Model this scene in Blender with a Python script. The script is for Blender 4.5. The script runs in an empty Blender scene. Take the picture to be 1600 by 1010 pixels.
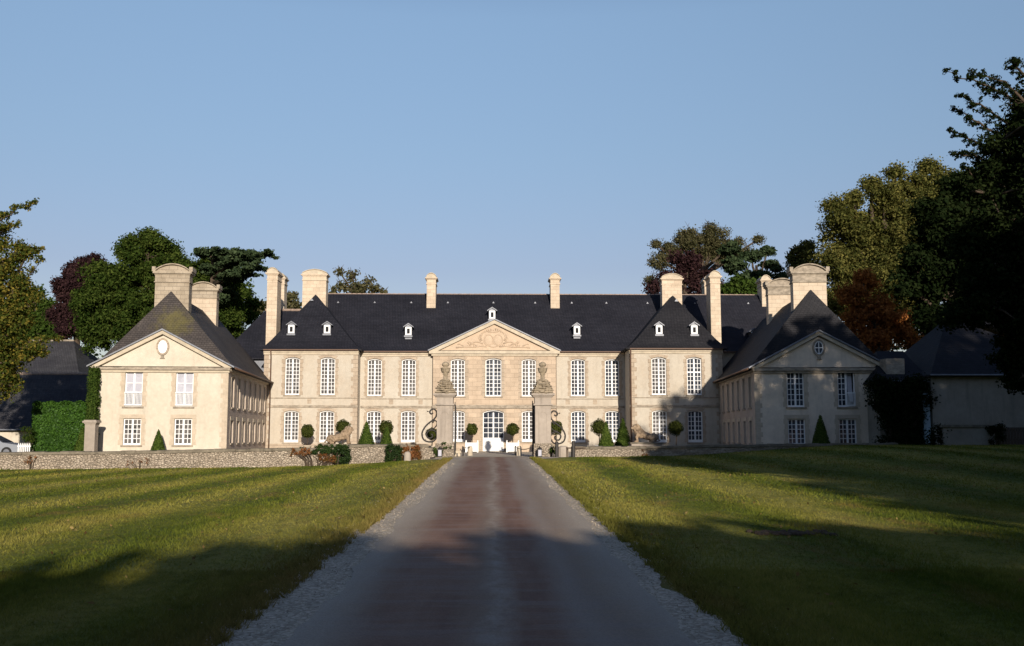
import bpy, math, random
import numpy as np
from mathutils import Vector, Matrix

R = math.radians
scene = bpy.context.scene
col = scene.collection
rng = np.random.default_rng(7)
random.seed(7)

# ---------------------------------------------------------------- camera
F = 1590.0
TH = math.atan(175.0 / F)
PS = math.atan(30.0 / F * math.cos(TH))
EYE = 1.7
cd = bpy.data.cameras.new('camera')
cam = bpy.data.objects.new('camera', cd)
col.objects.link(cam)
cam.location = (0, 0, EYE)
cam.rotation_euler = (R(90) + TH, 0, -PS)
cd.sensor_width = 36
cd.lens = F / 1600 * 36
cd.clip_end = 3000
cd.clip_start = 0.1
scene.camera = cam
scene.render.resolution_x = 1024
scene.render.resolution_y = 646

# ---------------------------------------------------------------- light
SUN_EL = 14.0
SUN_AZ = 10.0      # degrees to the right of straight behind the camera
world = bpy.data.worlds.new("World")
scene.world = world
world.use_nodes = True
wn = world.node_tree
wn.nodes.clear()
sky = wn.nodes.new('ShaderNodeTexSky')
sky.sky_type = 'NISHITA'
sky.sun_disc = False
sky.sun_elevation = R(SUN_EL)
sky.sun_rotation = R(180 - SUN_AZ)
sky.air_density = 1.0
sky.dust_density = 0.15
sky.ozone_density = 2.2
bg = wn.nodes.new('ShaderNodeBackground')
bg.inputs['Strength'].default_value = 0.125
wo = wn.nodes.new('ShaderNodeOutputWorld')
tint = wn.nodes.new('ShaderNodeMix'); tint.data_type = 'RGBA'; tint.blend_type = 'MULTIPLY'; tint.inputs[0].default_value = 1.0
# sky tinted by height: dulled low down, darkened overhead to cut ambient fill
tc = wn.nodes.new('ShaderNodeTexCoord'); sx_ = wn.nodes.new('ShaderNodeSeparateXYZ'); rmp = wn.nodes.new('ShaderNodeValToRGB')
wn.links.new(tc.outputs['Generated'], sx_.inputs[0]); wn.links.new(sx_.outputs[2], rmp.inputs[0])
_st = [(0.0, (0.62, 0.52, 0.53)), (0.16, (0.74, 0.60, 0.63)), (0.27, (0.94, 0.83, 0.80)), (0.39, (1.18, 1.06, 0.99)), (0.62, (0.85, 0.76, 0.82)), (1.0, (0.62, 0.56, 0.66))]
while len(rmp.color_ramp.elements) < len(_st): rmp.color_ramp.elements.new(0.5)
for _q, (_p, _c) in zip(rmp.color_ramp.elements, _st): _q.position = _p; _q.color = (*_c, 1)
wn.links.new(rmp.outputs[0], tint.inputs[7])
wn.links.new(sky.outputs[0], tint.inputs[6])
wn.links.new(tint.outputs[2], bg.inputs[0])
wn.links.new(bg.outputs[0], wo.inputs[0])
sl = bpy.data.lights.new('sun', 'SUN')
sl.energy = 5.0
sl.angle = R(0.6)
sl.color = (1.0, 0.895, 0.755)
so = bpy.data.objects.new('sun', sl)
col.objects.link(so)
_a, _e = R(SUN_AZ), R(SUN_EL)
S = Vector((math.sin(_a) * math.cos(_e), -math.cos(_a) * math.cos(_e), math.sin(_e)))
so.rotation_euler = S.to_track_quat('Z', 'Y').to_euler()
so.location = (20, -40, 40)
scene.view_settings.view_transform = 'Standard'
scene.view_settings.look = 'None'
scene.view_settings.exposure = 0.25
scene.view_settings.gamma = 1.0
scene.render.engine = 'CYCLES'
scene.cycles.max_bounces = 5
scene.cycles.transparent_max_bounces = 6

# ---------------------------------------------------------------- placing
_F = Vector((math.sin(PS) * math.cos(TH), math.cos(PS) * math.cos(TH), math.sin(TH)))
_R = Vector((math.cos(PS), -math.sin(PS), 0))
_U = _R.cross(_F)

def P(u, v, Y):
    """point of the place at distance Y seen at u, v of the 1600x1010 photograph"""
    d = _F + _R * ((u - 800) / F) + _U * ((505 - v) / F)
    k = Y / d.y
    return Vector((d.x * k, Y, EYE + d.z * k))

def X(u, Y, v=640): return P(u, v, Y).x
def Z(v, Y): return P(770, v, Y).z

# ---------------------------------------------------------------- materials
def mat(name):
    m = bpy.data.materials.new(name)
    m.use_nodes = True
    nt = m.node_tree
    nt.nodes.clear()
    return m, nt

class N:
    def __init__(s, nt): s.nt = nt
    def __call__(s, typ, ins=None, **kw):
        n = s.nt.nodes.new('ShaderNode' + typ)
        for k, v in kw.items(): setattr(n, k, v)
        for k, v in (ins or {}).items():
            if isinstance(v, bpy.types.NodeSocket): s.nt.links.new(v, n.inputs[k])
            else: n.inputs[k].default_value = v
        return n
    def ramp(s, fac, stops):
        n = s.nt.nodes.new('ShaderNodeValToRGB')
        cr = n.color_ramp
        while len(cr.elements) < len(stops): cr.elements.new(0.5)
        for e, (p, c) in zip(cr.elements, stops):
            e.position = p
            e.color = (*c, 1) if len(c) == 3 else c
        s.nt.links.new(fac, n.inputs[0])
        return n.outputs[0]
    def mix(s, fac, a, b, mode='MIX'):
        n = s.nt.nodes.new('ShaderNodeMix')
        n.data_type = 'RGBA'; n.blend_type = mode
        for k, v in ((0, fac), (6, a), (7, b)):
            if isinstance(v, bpy.types.NodeSocket): s.nt.links.new(v, n.inputs[k])
            else: n.inputs[k].default_value = (*v, 1) if isinstance(v, tuple) and len(v) == 3 else v
        return n.outputs[2]
    def math(s, op, a, b=0.0, c=0.0):
        n = s.nt.nodes.new('ShaderNodeMath'); n.operation = op
        for k, v in ((0, a), (1, b), (2, c)):
            if isinstance(v, bpy.types.NodeSocket): s.nt.links.new(v, n.inputs[k])
            else: n.inputs[k].default_value = v
        return n.outputs[0]
    def noise(s, vec, scale, detail=4, rough=0.55, dist=0.0):
        return s('TexNoise', {'Vector': vec, 'Scale': scale, 'Detail': detail, 'Roughness': rough, 'Distortion': dist}).outputs['Fac']
    def pos(s): return s('NewGeometry').outputs['Position']
    def scaled(s, vec, sc, loc=(0, 0, 0), rot=(0, 0, 0)):
        return s('Mapping', {'Vector': vec, 'Scale': sc, 'Location': loc, 'Rotation': rot}).outputs[0]
    def out(s, colr, rough=0.8, bump=None, bd=0.02, spec=0.3, metallic=0.0, bs=1.0):
        b = s('BsdfPrincipled', {'Base Color': colr if isinstance(colr, bpy.types.NodeSocket) else (*colr, 1),
                                 'Roughness': rough, 'Metallic': metallic, 'Specular IOR Level': spec})
        if bump is not None:
            bn = s('Bump', {'Height': bump, 'Distance': bd, 'Strength': bs})
            s.nt.links.new(bn.outputs[0], b.inputs['Normal'])
        o = s('OutputMaterial')
        s.nt.links.new(b.outputs[0], o.inputs[0])
        return b

def uvz(n):
    """x+y across, z up: works on any axis-aligned wall"""
    sp = n('SeparateXYZ', {'Vector': n.pos()})
    u = n.math('ADD', sp.outputs[0], sp.outputs[1])
    return n('CombineXYZ', {'X': u, 'Y': sp.outputs[2], 'Z': 0.0}).outputs[0]

def m_plaster(name, c1, c2, c3, stain=0.35):
    m, nt = mat(name); n = N(nt); p = n.pos()
    a = n.noise(p, 0.55, 5, 0.6)
    b = n.noise(p, 4.0, 6, 0.7)
    c = n.ramp(a, [(0.3, c1), (0.55, c2), (0.75, c3)])
    st = n.noise(n.scaled(p, (2.4, 2.4, 0.25)), 1.0, 5, 0.65)
    c = n.mix(n.math('MULTIPLY', n.ramp(st, [(0.5, (0, 0, 0)), (0.75, (1, 1, 1))]), stain), c, tuple(x * 0.62 for x in c1))
    c = n.mix(0.35, c, n.ramp(b, [(0.3, (0.55, 0.55, 0.55)), (0.7, (1, 1, 1))]), 'MULTIPLY')
    n.out(c, 0.9, n.noise(p, 14, 6, 0.7), 0.012, 0.15)
    return m

def m_blocks(name, c1, c2, mortar, bw, bh, var=0.5, bump=0.015, msize=0.012, sc=1.0):
    m, nt = mat(name); n = N(nt); p = n.pos(); uv = uvz(n)
    wob = n('MixRGB', {'Fac': 0.03, 'Color1': uv, 'Color2': n('TexNoise', {'Vector': p, 'Scale': 1.6}).outputs['Color']}).outputs[0]
    br = n('TexBrick', {'Vector': wob, 'Color1': (*c1, 1), 'Color2': (*c2, 1), 'Mortar': (*mortar, 1), 'Scale': sc,
                        'Mortar Size': msize, 'Mortar Smooth': 0.3, 'Bias': 0.0, 'Brick Width': bw, 'Row Height': bh})
    c = n.mix(var, br.outputs['Color'], n.ramp(n.noise(p, 1.3, 6, 0.65), [(0.3, (0.5, 0.46, 0.42)), (0.65, (1, 1, 1))]), 'MULTIPLY')
    h = n.math('MULTIPLY_ADD', br.outputs['Fac'], -0.7, n.noise(p, 9, 6, 0.7))
    n.out(c, 0.9, h, bump, 0.15)
    return m

def m_slate(name, c1, c2, moss=None, pitch=1.0):
    m, nt = mat(name); n = N(nt); p = n.pos(); uv = uvz(n)
    br = n('TexBrick', {'Vector': uv, 'Color1': (*c1, 1), 'Color2': (*c2, 1), 'Mortar': tuple(x * 0.35 for x in c1) + (1,), 'Scale': 1.0,
                        'Mortar Size': 0.008, 'Mortar Smooth': 0.2, 'Brick Width': 0.22, 'Row Height': 0.13})
    big = n.noise(n.scaled(p, (1, 1, 2.5)), 0.35, 5, 0.6)
    c = n.mix(0.75, br.outputs['Color'], n.ramp(big, [(0.3, (0.5, 0.5, 0.55)), (0.7, (1.15, 1.15, 1.15))]), 'MULTIPLY')
    c = n.mix(0.45, c, n.ramp(n.noise(n.scaled(p, (1.6, 1.6, 0.5)), 1.2, 6, 0.7), [(0.35, (0.6, 0.6, 0.6)), (0.75, (1.0, 1.0, 1.0))]), 'MULTIPLY')
    if moss:
        (mx, my, mz), mr, mc = moss
        d = n('VectorMath', {0: p, 1: (mx, my, mz)}, operation='DISTANCE').outputs['Value']
        f = n.math('MULTIPLY_ADD', n.noise(p, 2.2, 6, 0.7), 2.4, n.math('MULTIPLY', d, -1.0 / mr))
        f = n.ramp(f, [(0.15, (0, 0, 0)), (0.9, (1, 1, 1))])
        c = n.mix(n.math('MULTIPLY', f, 0.5), c, mc)
        f2 = n.ramp(n.noise(p, 1.1, 6, 0.7), [(0.52, (0, 0, 0)), (0.75, (1, 1, 1))])
        c = n.mix(n.math('MULTIPLY', f2, 0.35), c, (0.07, 0.055, 0.04))
    h = n.math('MULTIPLY_ADD', br.outputs['Fac'], -1.0, n.noise(p, 6, 4, 0.6))
    n.out(c, 0.75, h, 0.012, 0.2)
    return m

def m_plain(name, c, rough=0.6, var=0.25, sc=3.0, bump=0.004, spec=0.3, metallic=0.0, stretch=(1, 1, 1)):
    m, nt = mat(name); n = N(nt); p = n.pos()
    f = n.noise(n.scaled(p, stretch), sc, 6, 0.65)
    cc = n.mix(var, (*c,), n.ramp(f, [(0.3, (0.35, 0.35, 0.35)), (0.7, (1, 1, 1))]), 'MULTIPLY')
    n.out(cc, rough, f, bump, spec, metallic)
    return m

def m_rubble(name, c1, c2, c3, scale=4.5, dark=(0.06, 0.05, 0.04), moss=0.0):
    m, nt = mat(name); n = N(nt); p = n.pos()
    q = n.scaled(p, (1, 1, 1.7))
    q = n('MixRGB', {'Fac': 0.06, 'Color1': q, 'Color2': n('TexNoise', {'Vector': p, 'Scale': 3.0}).outputs['Color']}).outputs[0]
    v = n('TexVoronoi', {'Vector': q, 'Scale': scale})
    e = n('TexVoronoi', {'Vector': q, 'Scale': scale}, feature='DISTANCE_TO_EDGE')
    vv = n('SeparateXYZ', {'Vector': v.outputs['Color']}).outputs[0]
    c = n.ramp(vv, [(0.1, c1), (0.5, c2), (0.9, c3)])
    c = n.mix(0.5, c, n.ramp(n.noise(p, 8, 6, 0.7), [(0.3, (0.45, 0.42, 0.4)), (0.7, (1, 1, 1))]), 'MULTIPLY')
    ed = n.ramp(e.outputs['Distance'], [(0.0, (0, 0, 0)), (0.09, (1, 1, 1))])
    c = n.mix(ed, dark, c)
    big = n.ramp(n.noise(p, 0.8, 5, 0.7), [(0.48, (0, 0, 0)), (0.7, (1, 1, 1))])
    c = n.mix(n.math('MULTIPLY', big, 0.45), c, tuple(x * 0.45 for x in c2))
    h = n.math('MULTIPLY_ADD', ed, 1.0, n.math('MULTIPLY', n.noise(p, 10, 5, 0.7), 0.8))
    n.out(c, 0.95, h, 0.05, 0.1)
    return m

def m_leaf(name, dark, mid, light, sc=0.45, trans=0.3, shine=0.0):
    m, nt = mat(name); n = N(nt); p = n.pos()
    at = n('Attribute', attribute_name='tint').outputs['Fac']
    ns = n.noise(p, sc, 3, 0.6)
    f = n.math('ADD', n.math('MULTIPLY', at, 0.62), n.math('MULTIPLY', ns, 0.5))
    c = n.ramp(f, [(0.28, dark), (0.55, mid), (0.85, light)])
    d = n('BsdfDiffuse', {'Color': c})
    t = n('BsdfTranslucent', {'Color': n.mix(0.5, c, (light[0] * 1.3, light[1] * 1.3, light[2] * 0.6))})
    mx = n('MixShader', {0: trans, 1: d.outputs[0], 2: t.outputs[0]})
    g = n('BsdfGlossy', {'Color': (0.9, 0.95, 1.0, 1), 'Roughness': 0.45})
    m2 = n('MixShader', {0: shine, 1: mx.outputs[0], 2: g.outputs[0]})
    o = n('OutputMaterial'); nt.links.new(m2.outputs[0], o.inputs[0])
    return m

def m_glass(name, c, var, rough=0.06, spec=0.6):
    m, nt = mat(name); n = N(nt); p = n.pos()
    v = n('TexVoronoi', {'Vector': n.scaled(p, (1, 1, 1)), 'Scale': 3.5})
    vv = n('SeparateXYZ', {'Vector': v.outputs['Color']}).outputs[0]
    cc = n.mix(vv, c, var)
    n.out(cc, rough, n.noise(p, 2.5, 2, 0.5), 0.01, spec)
    return m

M = {}
M['plaster'] = m_plaster('cream_plaster', (0.475, 0.408, 0.325), (0.505, 0.452, 0.375), (0.535, 0.485, 0.41), 0.3)
M['plaster_wing'] = m_plaster('pale_plaster', (0.56, 0.495, 0.40), (0.61, 0.545, 0.45), (0.64, 0.58, 0.485), 0.3)
M['plaster_pink'] = m_plaster('pinkish_plaster', (0.42, 0.34, 0.28), (0.50, 0.41, 0.34), (0.55, 0.47, 0.40), 0.5)
M['plaster_grey'] = m_plaster('weathered_render', (0.64, 0.53, 0.42), (0.74, 0.62, 0.495), (0.77, 0.66, 0.54), 0.4)
M['ashlar'] = m_blocks('ashlar', (0.53, 0.42, 0.315), (0.43, 0.34, 0.255), (0.35, 0.28, 0.21), 0.62, 0.33, 0.35, 0.01, 0.008)
M['dressing'] = m_blocks('stone_dressing', (0.45, 0.37, 0.285), (0.39, 0.315, 0.24), (0.34, 0.275, 0.215), 0.45, 0.3, 0.35)
M['dressing_pale'] = m_plain('pale_dressing', (0.53, 0.44, 0.34), 0.9, 0.4, 3, 0.01, 0.15)
M['glass_warm'] = m_glass('reflection_tone_glass', (0.05, 0.05, 0.052), (0.15, 0.14, 0.135), spec=0.4)  # greyish tone stands in for reflections, set in the pane colour
M['cornice'] = m_plain('cornice_stone', (0.56, 0.48, 0.37), 0.85, 0.5, 2.5, 0.01, 0.2)
M['stained'] = m_plain('stained_stone', (0.42, 0.355, 0.28), 0.9, 0.9, 3.0, 0.02, 0.15, stretch=(1, 1, 2))
M['relief'] = m_plain('carved_stone', (0.54, 0.42, 0.31), 0.85, 0.3, 4, 0.01, 0.2)
M['chimney'] = m_blocks('chimney_stone', (0.60, 0.50, 0.385), (0.53, 0.43, 0.325), (0.42, 0.34, 0.26), 0.5, 0.28, 0.35, 0.01, 0.007)
M['chimney_old'] = m_blocks('old_chimney_stone', (0.42, 0.355, 0.275), (0.35, 0.295, 0.225), (0.30, 0.25, 0.2), 0.5, 0.25, 0.6)
M['slate'] = m_slate('blue_slate', (0.026, 0.026, 0.035), (0.018, 0.019, 0.027))
M['slate_dark'] = m_slate('dark_slate', (0.030, 0.029, 0.033), (0.021, 0.021, 0.025))
M['slate_grey'] = m_slate('grey_slate', (0.075, 0.073, 0.078), (0.055, 0.054, 0.06))
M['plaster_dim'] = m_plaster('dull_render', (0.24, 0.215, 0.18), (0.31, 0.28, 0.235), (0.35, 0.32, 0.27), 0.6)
M['slate_moss'] = m_slate('old_mossy_slate', (0.085, 0.072, 0.066), (0.06, 0.052, 0.05), moss=(tuple(P(276, 505, 62.2)), 1.3, (0.15, 0.13, 0.03)))
M['zinc'] = m_plain('zinc', (0.19, 0.20, 0.23), 0.5, 0.5, 4, 0.004, 0.4, 0.3)
M['white'] = m_plain('white_paint', (0.80, 0.80, 0.80), 0.5, 0.12, 5, 0.001, 0.4)
M['glass'] = m_glass('window_glass', (0.02, 0.023, 0.032), (0.075, 0.085, 0.105), spec=0.4)
M['curtain'] = m_glass('curtained_glass', (0.40, 0.40, 0.46), (0.47, 0.47, 0.53), 0.15, 0.5)
M['voile'] = m_plain('voile', (0.5, 0.5, 0.55), 0.9, 0.3, 6, 0.01, 0.1, stretch=(6, 6, 0.4))
M['iron'] = m_plain('wrought_iron', (0.035, 0.03, 0.028), 0.65, 0.5, 12, 0.002, 0.4)
M['copper'] = m_plain('brown_pipe', (0.13, 0.075, 0.05), 0.6, 0.4, 5, 0.002, 0.3)
M['terracotta'] = m_plain('ridge_tile', (0.36, 0.27, 0.22), 0.85, 0.7, 5, 0.01, 0.2)
M['pier'] = m_plaster('pier_stone', (0.31, 0.265, 0.225), (0.39, 0.335, 0.285), (0.45, 0.39, 0.33), 0.75)
M['mossy'] = m_plain('mossy_stone', (0.44, 0.36, 0.26), 0.95, 1.0, 5, 0.06, 0.1)
M['statue'] = m_plain('weathered_statue', (0.42, 0.31, 0.21), 0.95, 1.0, 7, 0.05, 0.1)
M['rubble'] = m_rubble('rubble_wall', (0.36, 0.30, 0.235), (0.43, 0.36, 0.285), (0.52, 0.445, 0.355), 7.5, (0.30, 0.25, 0.195))
M['coping'] = m_plain('coping_stone', (0.25, 0.215, 0.165), 0.95, 0.9, 3, 0.03, 0.1)
M['bark'] = m_plain('bark', (0.10, 0.075, 0.055), 0.95, 0.8, 4, 0.04, 0.1, stretch=(2, 2, 0.4))
M['rubber'] = m_plain('rubber', (0.02, 0.02, 0.02), 0.8, 0.2)
M['car'] = m_plain('car_paint', (0.25, 0.27, 0.31), 0.25, 0.05, 1, 0.0, 0.6)
M['dark'] = m_plain('dark_inside', (0.02, 0.02, 0.022), 0.9, 0.2)
M['bluedoor'] = m_plain('pale_blue_paint', (0.30, 0.40, 0.46), 0.6, 0.3, 3)
M['wood'] = m_plain('weathered_wood', (0.12, 0.09, 0.07), 0.9, 0.6, 5, 0.01, 0.1, stretch=(3, 3, 0.5))
# leaves
M['lf_oak'] = m_leaf('oak_leaves', (0.014, 0.028, 0.006), (0.038, 0.062, 0.012), (0.085, 0.112, 0.024))
M['lf_purple'] = m_leaf('purple_beech_leaves', (0.018, 0.010, 0.012), (0.036, 0.018, 0.020), (0.070, 0.038, 0.036), trans=0.2)
M['lf_autumn'] = m_leaf('turning_leaves', (0.025, 0.045, 0.009), (0.066, 0.084, 0.017), (0.25, 0.185, 0.035), sc=1.1)
M['lf_gold'] = m_leaf('golden_green_leaves', (0.028, 0.036, 0.010), (0.088, 0.092, 0.026), (0.20, 0.178, 0.052), sc=0.6)
M['lf_red'] = m_leaf('russet_leaves', (0.09, 0.036, 0.012), (0.24, 0.085, 0.028), (0.42, 0.17, 0.05))
M['lf_fresh'] = m_leaf('fresh_green_leaves', (0.022, 0.042, 0.009), (0.048, 0.080, 0.015), (0.085, 0.125, 0.028))
M['lf_cedar'] = m_leaf('cedar_needles', (0.018, 0.030, 0.014), (0.034, 0.052, 0.024), (0.065, 0.09, 0.042), trans=0.1)
M['lf_shade_dark'] = m_leaf('shade_dark_leaves', (0.005, 0.009, 0.003), (0.010, 0.017, 0.006), (0.022, 0.030, 0.010), trans=0.15)  # near-black: shade on the right-hand trees is put into the leaf colour
M['lf_olive'] = m_leaf('olive_brown_leaves', (0.045, 0.05, 0.022), (0.09, 0.085, 0.04), (0.15, 0.13, 0.07))
M['lf_hedge'] = m_leaf('hedge_leaves', (0.02, 0.050, 0.008), (0.035, 0.082, 0.012), (0.055, 0.12, 0.018), trans=0.15, shine=0.006)
M['lf_box'] = m_leaf('clipped_box_leaves', (0.022, 0.028, 0.008), (0.045, 0.055, 0.012), (0.075, 0.085, 0.02), trans=0.1)
M['lf_yew'] = m_leaf('clipped_yew_leaves', (0.03, 0.05, 0.010), (0.055, 0.085, 0.015), (0.09, 0.12, 0.025), trans=0.1)
M['lf_ivy'] = m_leaf('ivy_leaves', (0.012, 0.024, 0.008), (0.022, 0.042, 0.012), (0.045, 0.07, 0.02), trans=0.15, shine=0.005)
M['lf_creeper'] = m_leaf('red_creeper_leaves', (0.06, 0.07, 0.015), (0.20, 0.085, 0.035), (0.34, 0.15, 0.06), sc=1.5)

M['lf_fallen'] = m_leaf('fallen_leaves', (0.09, 0.055, 0.025), (0.20, 0.12, 0.05), (0.36, 0.26, 0.11), sc=1.5)

# ---------------------------------------------------------------- mesh tools
class MB:
    def __init__(s): s.v = []; s.f = []
    def add(s, vs, fs):
        k = len(s.v)
        s.v += [tuple(x) for x in vs]
        s.f += [tuple(i + k for i in f) for f in fs]
        return s
    def box(s, x0, x1, y0, y1, z0, z1):
        x0, x1 = min(x0, x1), max(x0, x1); y0, y1 = min(y0, y1), max(y0, y1); z0, z1 = min(z0, z1), max(z0, z1)
        return s.add([(x0, y0, z0), (x1, y0, z0), (x1, y1, z0), (x0, y1, z0), (x0, y0, z1), (x1, y0, z1), (x1, y1, z1), (x0, y1, z1)],
                     [(0, 3, 2, 1), (4, 5, 6, 7), (0, 1, 5, 4), (1, 2, 6, 5), (2, 3, 7, 6), (3, 0, 4, 7)])
    def prism(s, pts, y0, y1):
        """polygon in x,z (counter-clockwise seen from -y) between y0 and y1"""
        n = len(pts)
        vs = [(x, y0, z) for x, z in pts] + [(x, y1, z) for x, z in pts]
        fs = [tuple(range(n)), tuple(range(2 * n - 1, n - 1, -1))]
        fs += [(i, i + n, (i + 1) % n + n, (i + 1) % n) for i in range(n)]
        return s.add(vs, fs)
    def tube(s, pts, rad, n=6, cap=True):
        pts = [Vector(p) for p in pts]
        if not hasattr(rad, '__len__'): rad = [rad] * len(pts)
        k = len(s.v); prev = None
        for i, p in enumerate(pts):
            t = (pts[min(i + 1, len(pts) - 1)] - pts[max(i - 1, 0)])
            t = t.normalized() if t.length > 1e-9 else Vector((0, 0, 1))
            a = prev if prev is not None else (Vector((1, 0, 0)) if abs(t.x) < 0.8 else Vector((0, 1, 0)))
            b = t.cross(a).normalized(); a = b.cross(t).normalized(); prev = a
            for j in range(n):
                w = 2 * math.pi * j / n
                s.v.append(tuple(p + (a * math.cos(w) + b * math.sin(w)) * rad[i]))
        for i in range(len(pts) - 1):
            for j in range(n):
                s.f.append((k + i * n + j, k + i * n + (j + 1) % n, k + (i + 1) * n + (j + 1) % n, k + (i + 1) * n + j))
        if cap:
            s.f.append(tuple(k + j for j in reversed(range(n))))
            s.f.append(tuple(k + (len(pts) - 1) * n + j for j in range(n)))
        return s
    def lathe(s, c, prof, n=16, sx=1, sy=1):
        k = len(s.v)
        for r, z in prof:
            for j in range(n):
                w = 2 * math.pi * j / n
                s.v.append((c[0] + r * math.cos(w) * sx, c[1] + r * math.sin(w) * sy, c[2] + z))
        for i in range(len(prof) - 1):
            for j in range(n):
                s.f.append((k + i * n + j, k + i * n + (j + 1) % n, k + (i + 1) * n + (j + 1) % n, k + (i + 1) * n + j))
        s.f.append(tuple(k + j for j in reversed(range(n))))
        s.f.append(tuple(k + (len(prof) - 1) * n + j for j in range(n)))
        return s
    def ell(s, c, r, n=12, m=8, rot=None):
        k = len(s.v)
        if not hasattr(r, '__len__'): r = (r, r, r)
        for i in range(m + 1):
            ph = math.pi * i / m - math.pi / 2
            ph = max(min(ph, math.pi / 2 - 0.02), -math.pi / 2 + 0.02)
            for j in range(n):
                w = 2 * math.pi * j / n
                q = Vector((r[0] * math.cos(ph) * math.cos(w), r[1] * math.cos(ph) * math.sin(w), r[2] * math.sin(ph)))
                if rot is not None: q = rot @ q
                s.v.append((c[0] + q.x, c[1] + q.y, c[2] + q.z))
        for i in range(m):
            for j in range(n):
                s.f.append((k + i * n + j, k + i * n + (j + 1) % n, k + (i + 1) * n + (j + 1) % n, k + (i + 1) * n + j))
        s.f.append(tuple(k + j for j in reversed(range(n))))
        s.f.append(tuple(k + m * n + j for j in range(n)))
        return s
    def mesh(s, name, m):
        me = bpy.data.meshes.new(name)
        me.from_pydata(s.v, [], s.f)
        if m is not None: me.materials.append(m)
        me.update()
        return me
    def build(s, name, m, parent=None, smooth=False, loc=None, rz=0.0, world=True):
        """world=True: vertices are in world space and are moved into the parent's space"""
        if parent is not None and world and loc is None:
            inv = parent_matrix(parent).inverted()
            s.v = [tuple(inv @ Vector(v)) for v in s.v]
        me = s.mesh(name, m)
        if smooth: me.polygons.foreach_set('use_smooth', [True] * len(me.polygons))
        o = bpy.data.objects.new(name, me)
        col.objects.link(o)
        if parent is not None: o.parent = parent
        if loc is not None: o.location = loc
        o.rotation_euler = (0, 0, rz)
        return o

def parent_matrix(o):
    m = Matrix.LocRotScale(o.location, o.rotation_euler, o.scale)
    return parent_matrix(o.parent) @ m if o.parent else m

def tag(o, label=None, cat=None, group=None, kind=None):
    if label: o['label'] = label
    if cat: o['category'] = cat
    if group: o['group'] = group
    if kind: o['kind'] = kind
    return o

def thing(name, label, cat, loc=(0, 0, 0), rz=0.0, group=None):
    o = bpy.data.objects.new(name, None)
    col.objects.link(o)
    o.empty_display_size = 0.3
    o.location = loc; o.rotation_euler = (0, 0, rz)
    return tag(o, label, cat, group)

def copy_tree(o, parent=None):
    c = o.copy(); col.objects.link(c)
    if parent is not None: c.parent = parent
    for ch in list(o.children): copy_tree(ch, c)
    return c

# ---- leaves by numpy
def leaf_arrays(pos, nrm, size, r=rng, asp=0.62):
    n = len(pos)
    nrm = nrm / np.maximum(np.linalg.norm(nrm, axis=1, keepdims=True), 1e-6)
    t = r.normal(size=(n, 3)); t -= nrm * (t * nrm).sum(1, keepdims=True)
    t /= np.maximum(np.linalg.norm(t, axis=1, keepdims=True), 1e-6)
    b = np.cross(nrm, t)
    sz = (size * r.uniform(0.6, 1.3, n))[:, None]
    v = np.stack([pos - t * sz * 0.5, pos + b * sz * 0.5 * asp + nrm * sz * 0.08, pos + t * sz * 0.5, pos - b * sz * 0.5 * asp + nrm * sz * 0.08], 1)
    return v.reshape(-1, 3)

def np_mesh(name, verts, k, m, tint=None):
    """verts: (n*k,3); every k form a face"""
    nf = len(verts) // k
    me = bpy.data.meshes.new(name)
    me.vertices.add(len(verts)); me.loops.add(len(verts)); me.polygons.add(nf)
    me.vertices.foreach_set('co', np.asarray(verts, dtype=np.float32).ravel())
    me.loops.foreach_set('vertex_index', np.arange(len(verts), dtype=np.int32))
    me.polygons.foreach_set('loop_start', np.arange(0, len(verts), k, dtype=np.int32))
    me.polygons.foreach_set('loop_total', np.full(nf, k, dtype=np.int32))
    me.materials.append(m)
    me.update(calc_edges=True)
    if tint is not None:
        a = me.attributes.new('tint', 'FLOAT', 'FACE')
        a.data.foreach_set('value', np.asarray(tint, dtype=np.float32))
    return me

def np_obj(name, verts, k, m, tint, parent=None, world=True):
    if parent is not None and world:
        inv = np.array(parent_matrix(parent).inverted())
        verts = verts @ inv[:3, :3].T + inv[:3, 3]
    o = bpy.data.objects.new(name, np_mesh(name, verts, k, m, tint))
    col.objects.link(o)
    if parent is not None: o.parent = parent
    return o

def clump_leaves(cs, rs, per, size, flat=1.0, r=rng, tvar=0.35):
    cs = np.asarray(cs); rs = np.asarray(rs)
    n = len(cs)
    idx = np.repeat(np.arange(n), per)
    d = r.normal(size=(len(idx), 3)); d /= np.linalg.norm(d, axis=1, keepdims=True)
    rad = rs[idx] * r.uniform(0, 1, len(idx)) ** 0.45 * r.uniform(0.7, 1.25, len(idx))
    off = d * rad[:, None]; off[:, 2] *= flat
    pos = cs[idx] + off
    nrm = d * 0.9 + r.normal(size=d.shape) * 0.7 + np.array([0, 0, 0.3])
    ct = r.uniform(0.0, 1.0, n)
    tint = np.clip(ct[idx] * tvar + r.uniform(0, 1, len(idx)) * (1 - tvar), 0, 1)
    return leaf_arrays(pos, nrm, size, r), tint

def h_back(x): return float(np.interp(x, [-40, -12, -8, -5, -2.6, 2.6, 6, 11, 15, 19, 40], [-0.05, 0.0, 0.08, 0.25, 0.42, 0.44, 0.46, 0.55, 0.85, 1.12, 1.2]))
def sstep(t):
    t = min(max(t, 0.0), 1.0)
    return t * t * (3 - 2 * t)
def ground(x, y):
    return h_back(x) * sstep((y - 8) / 47.0)

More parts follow.
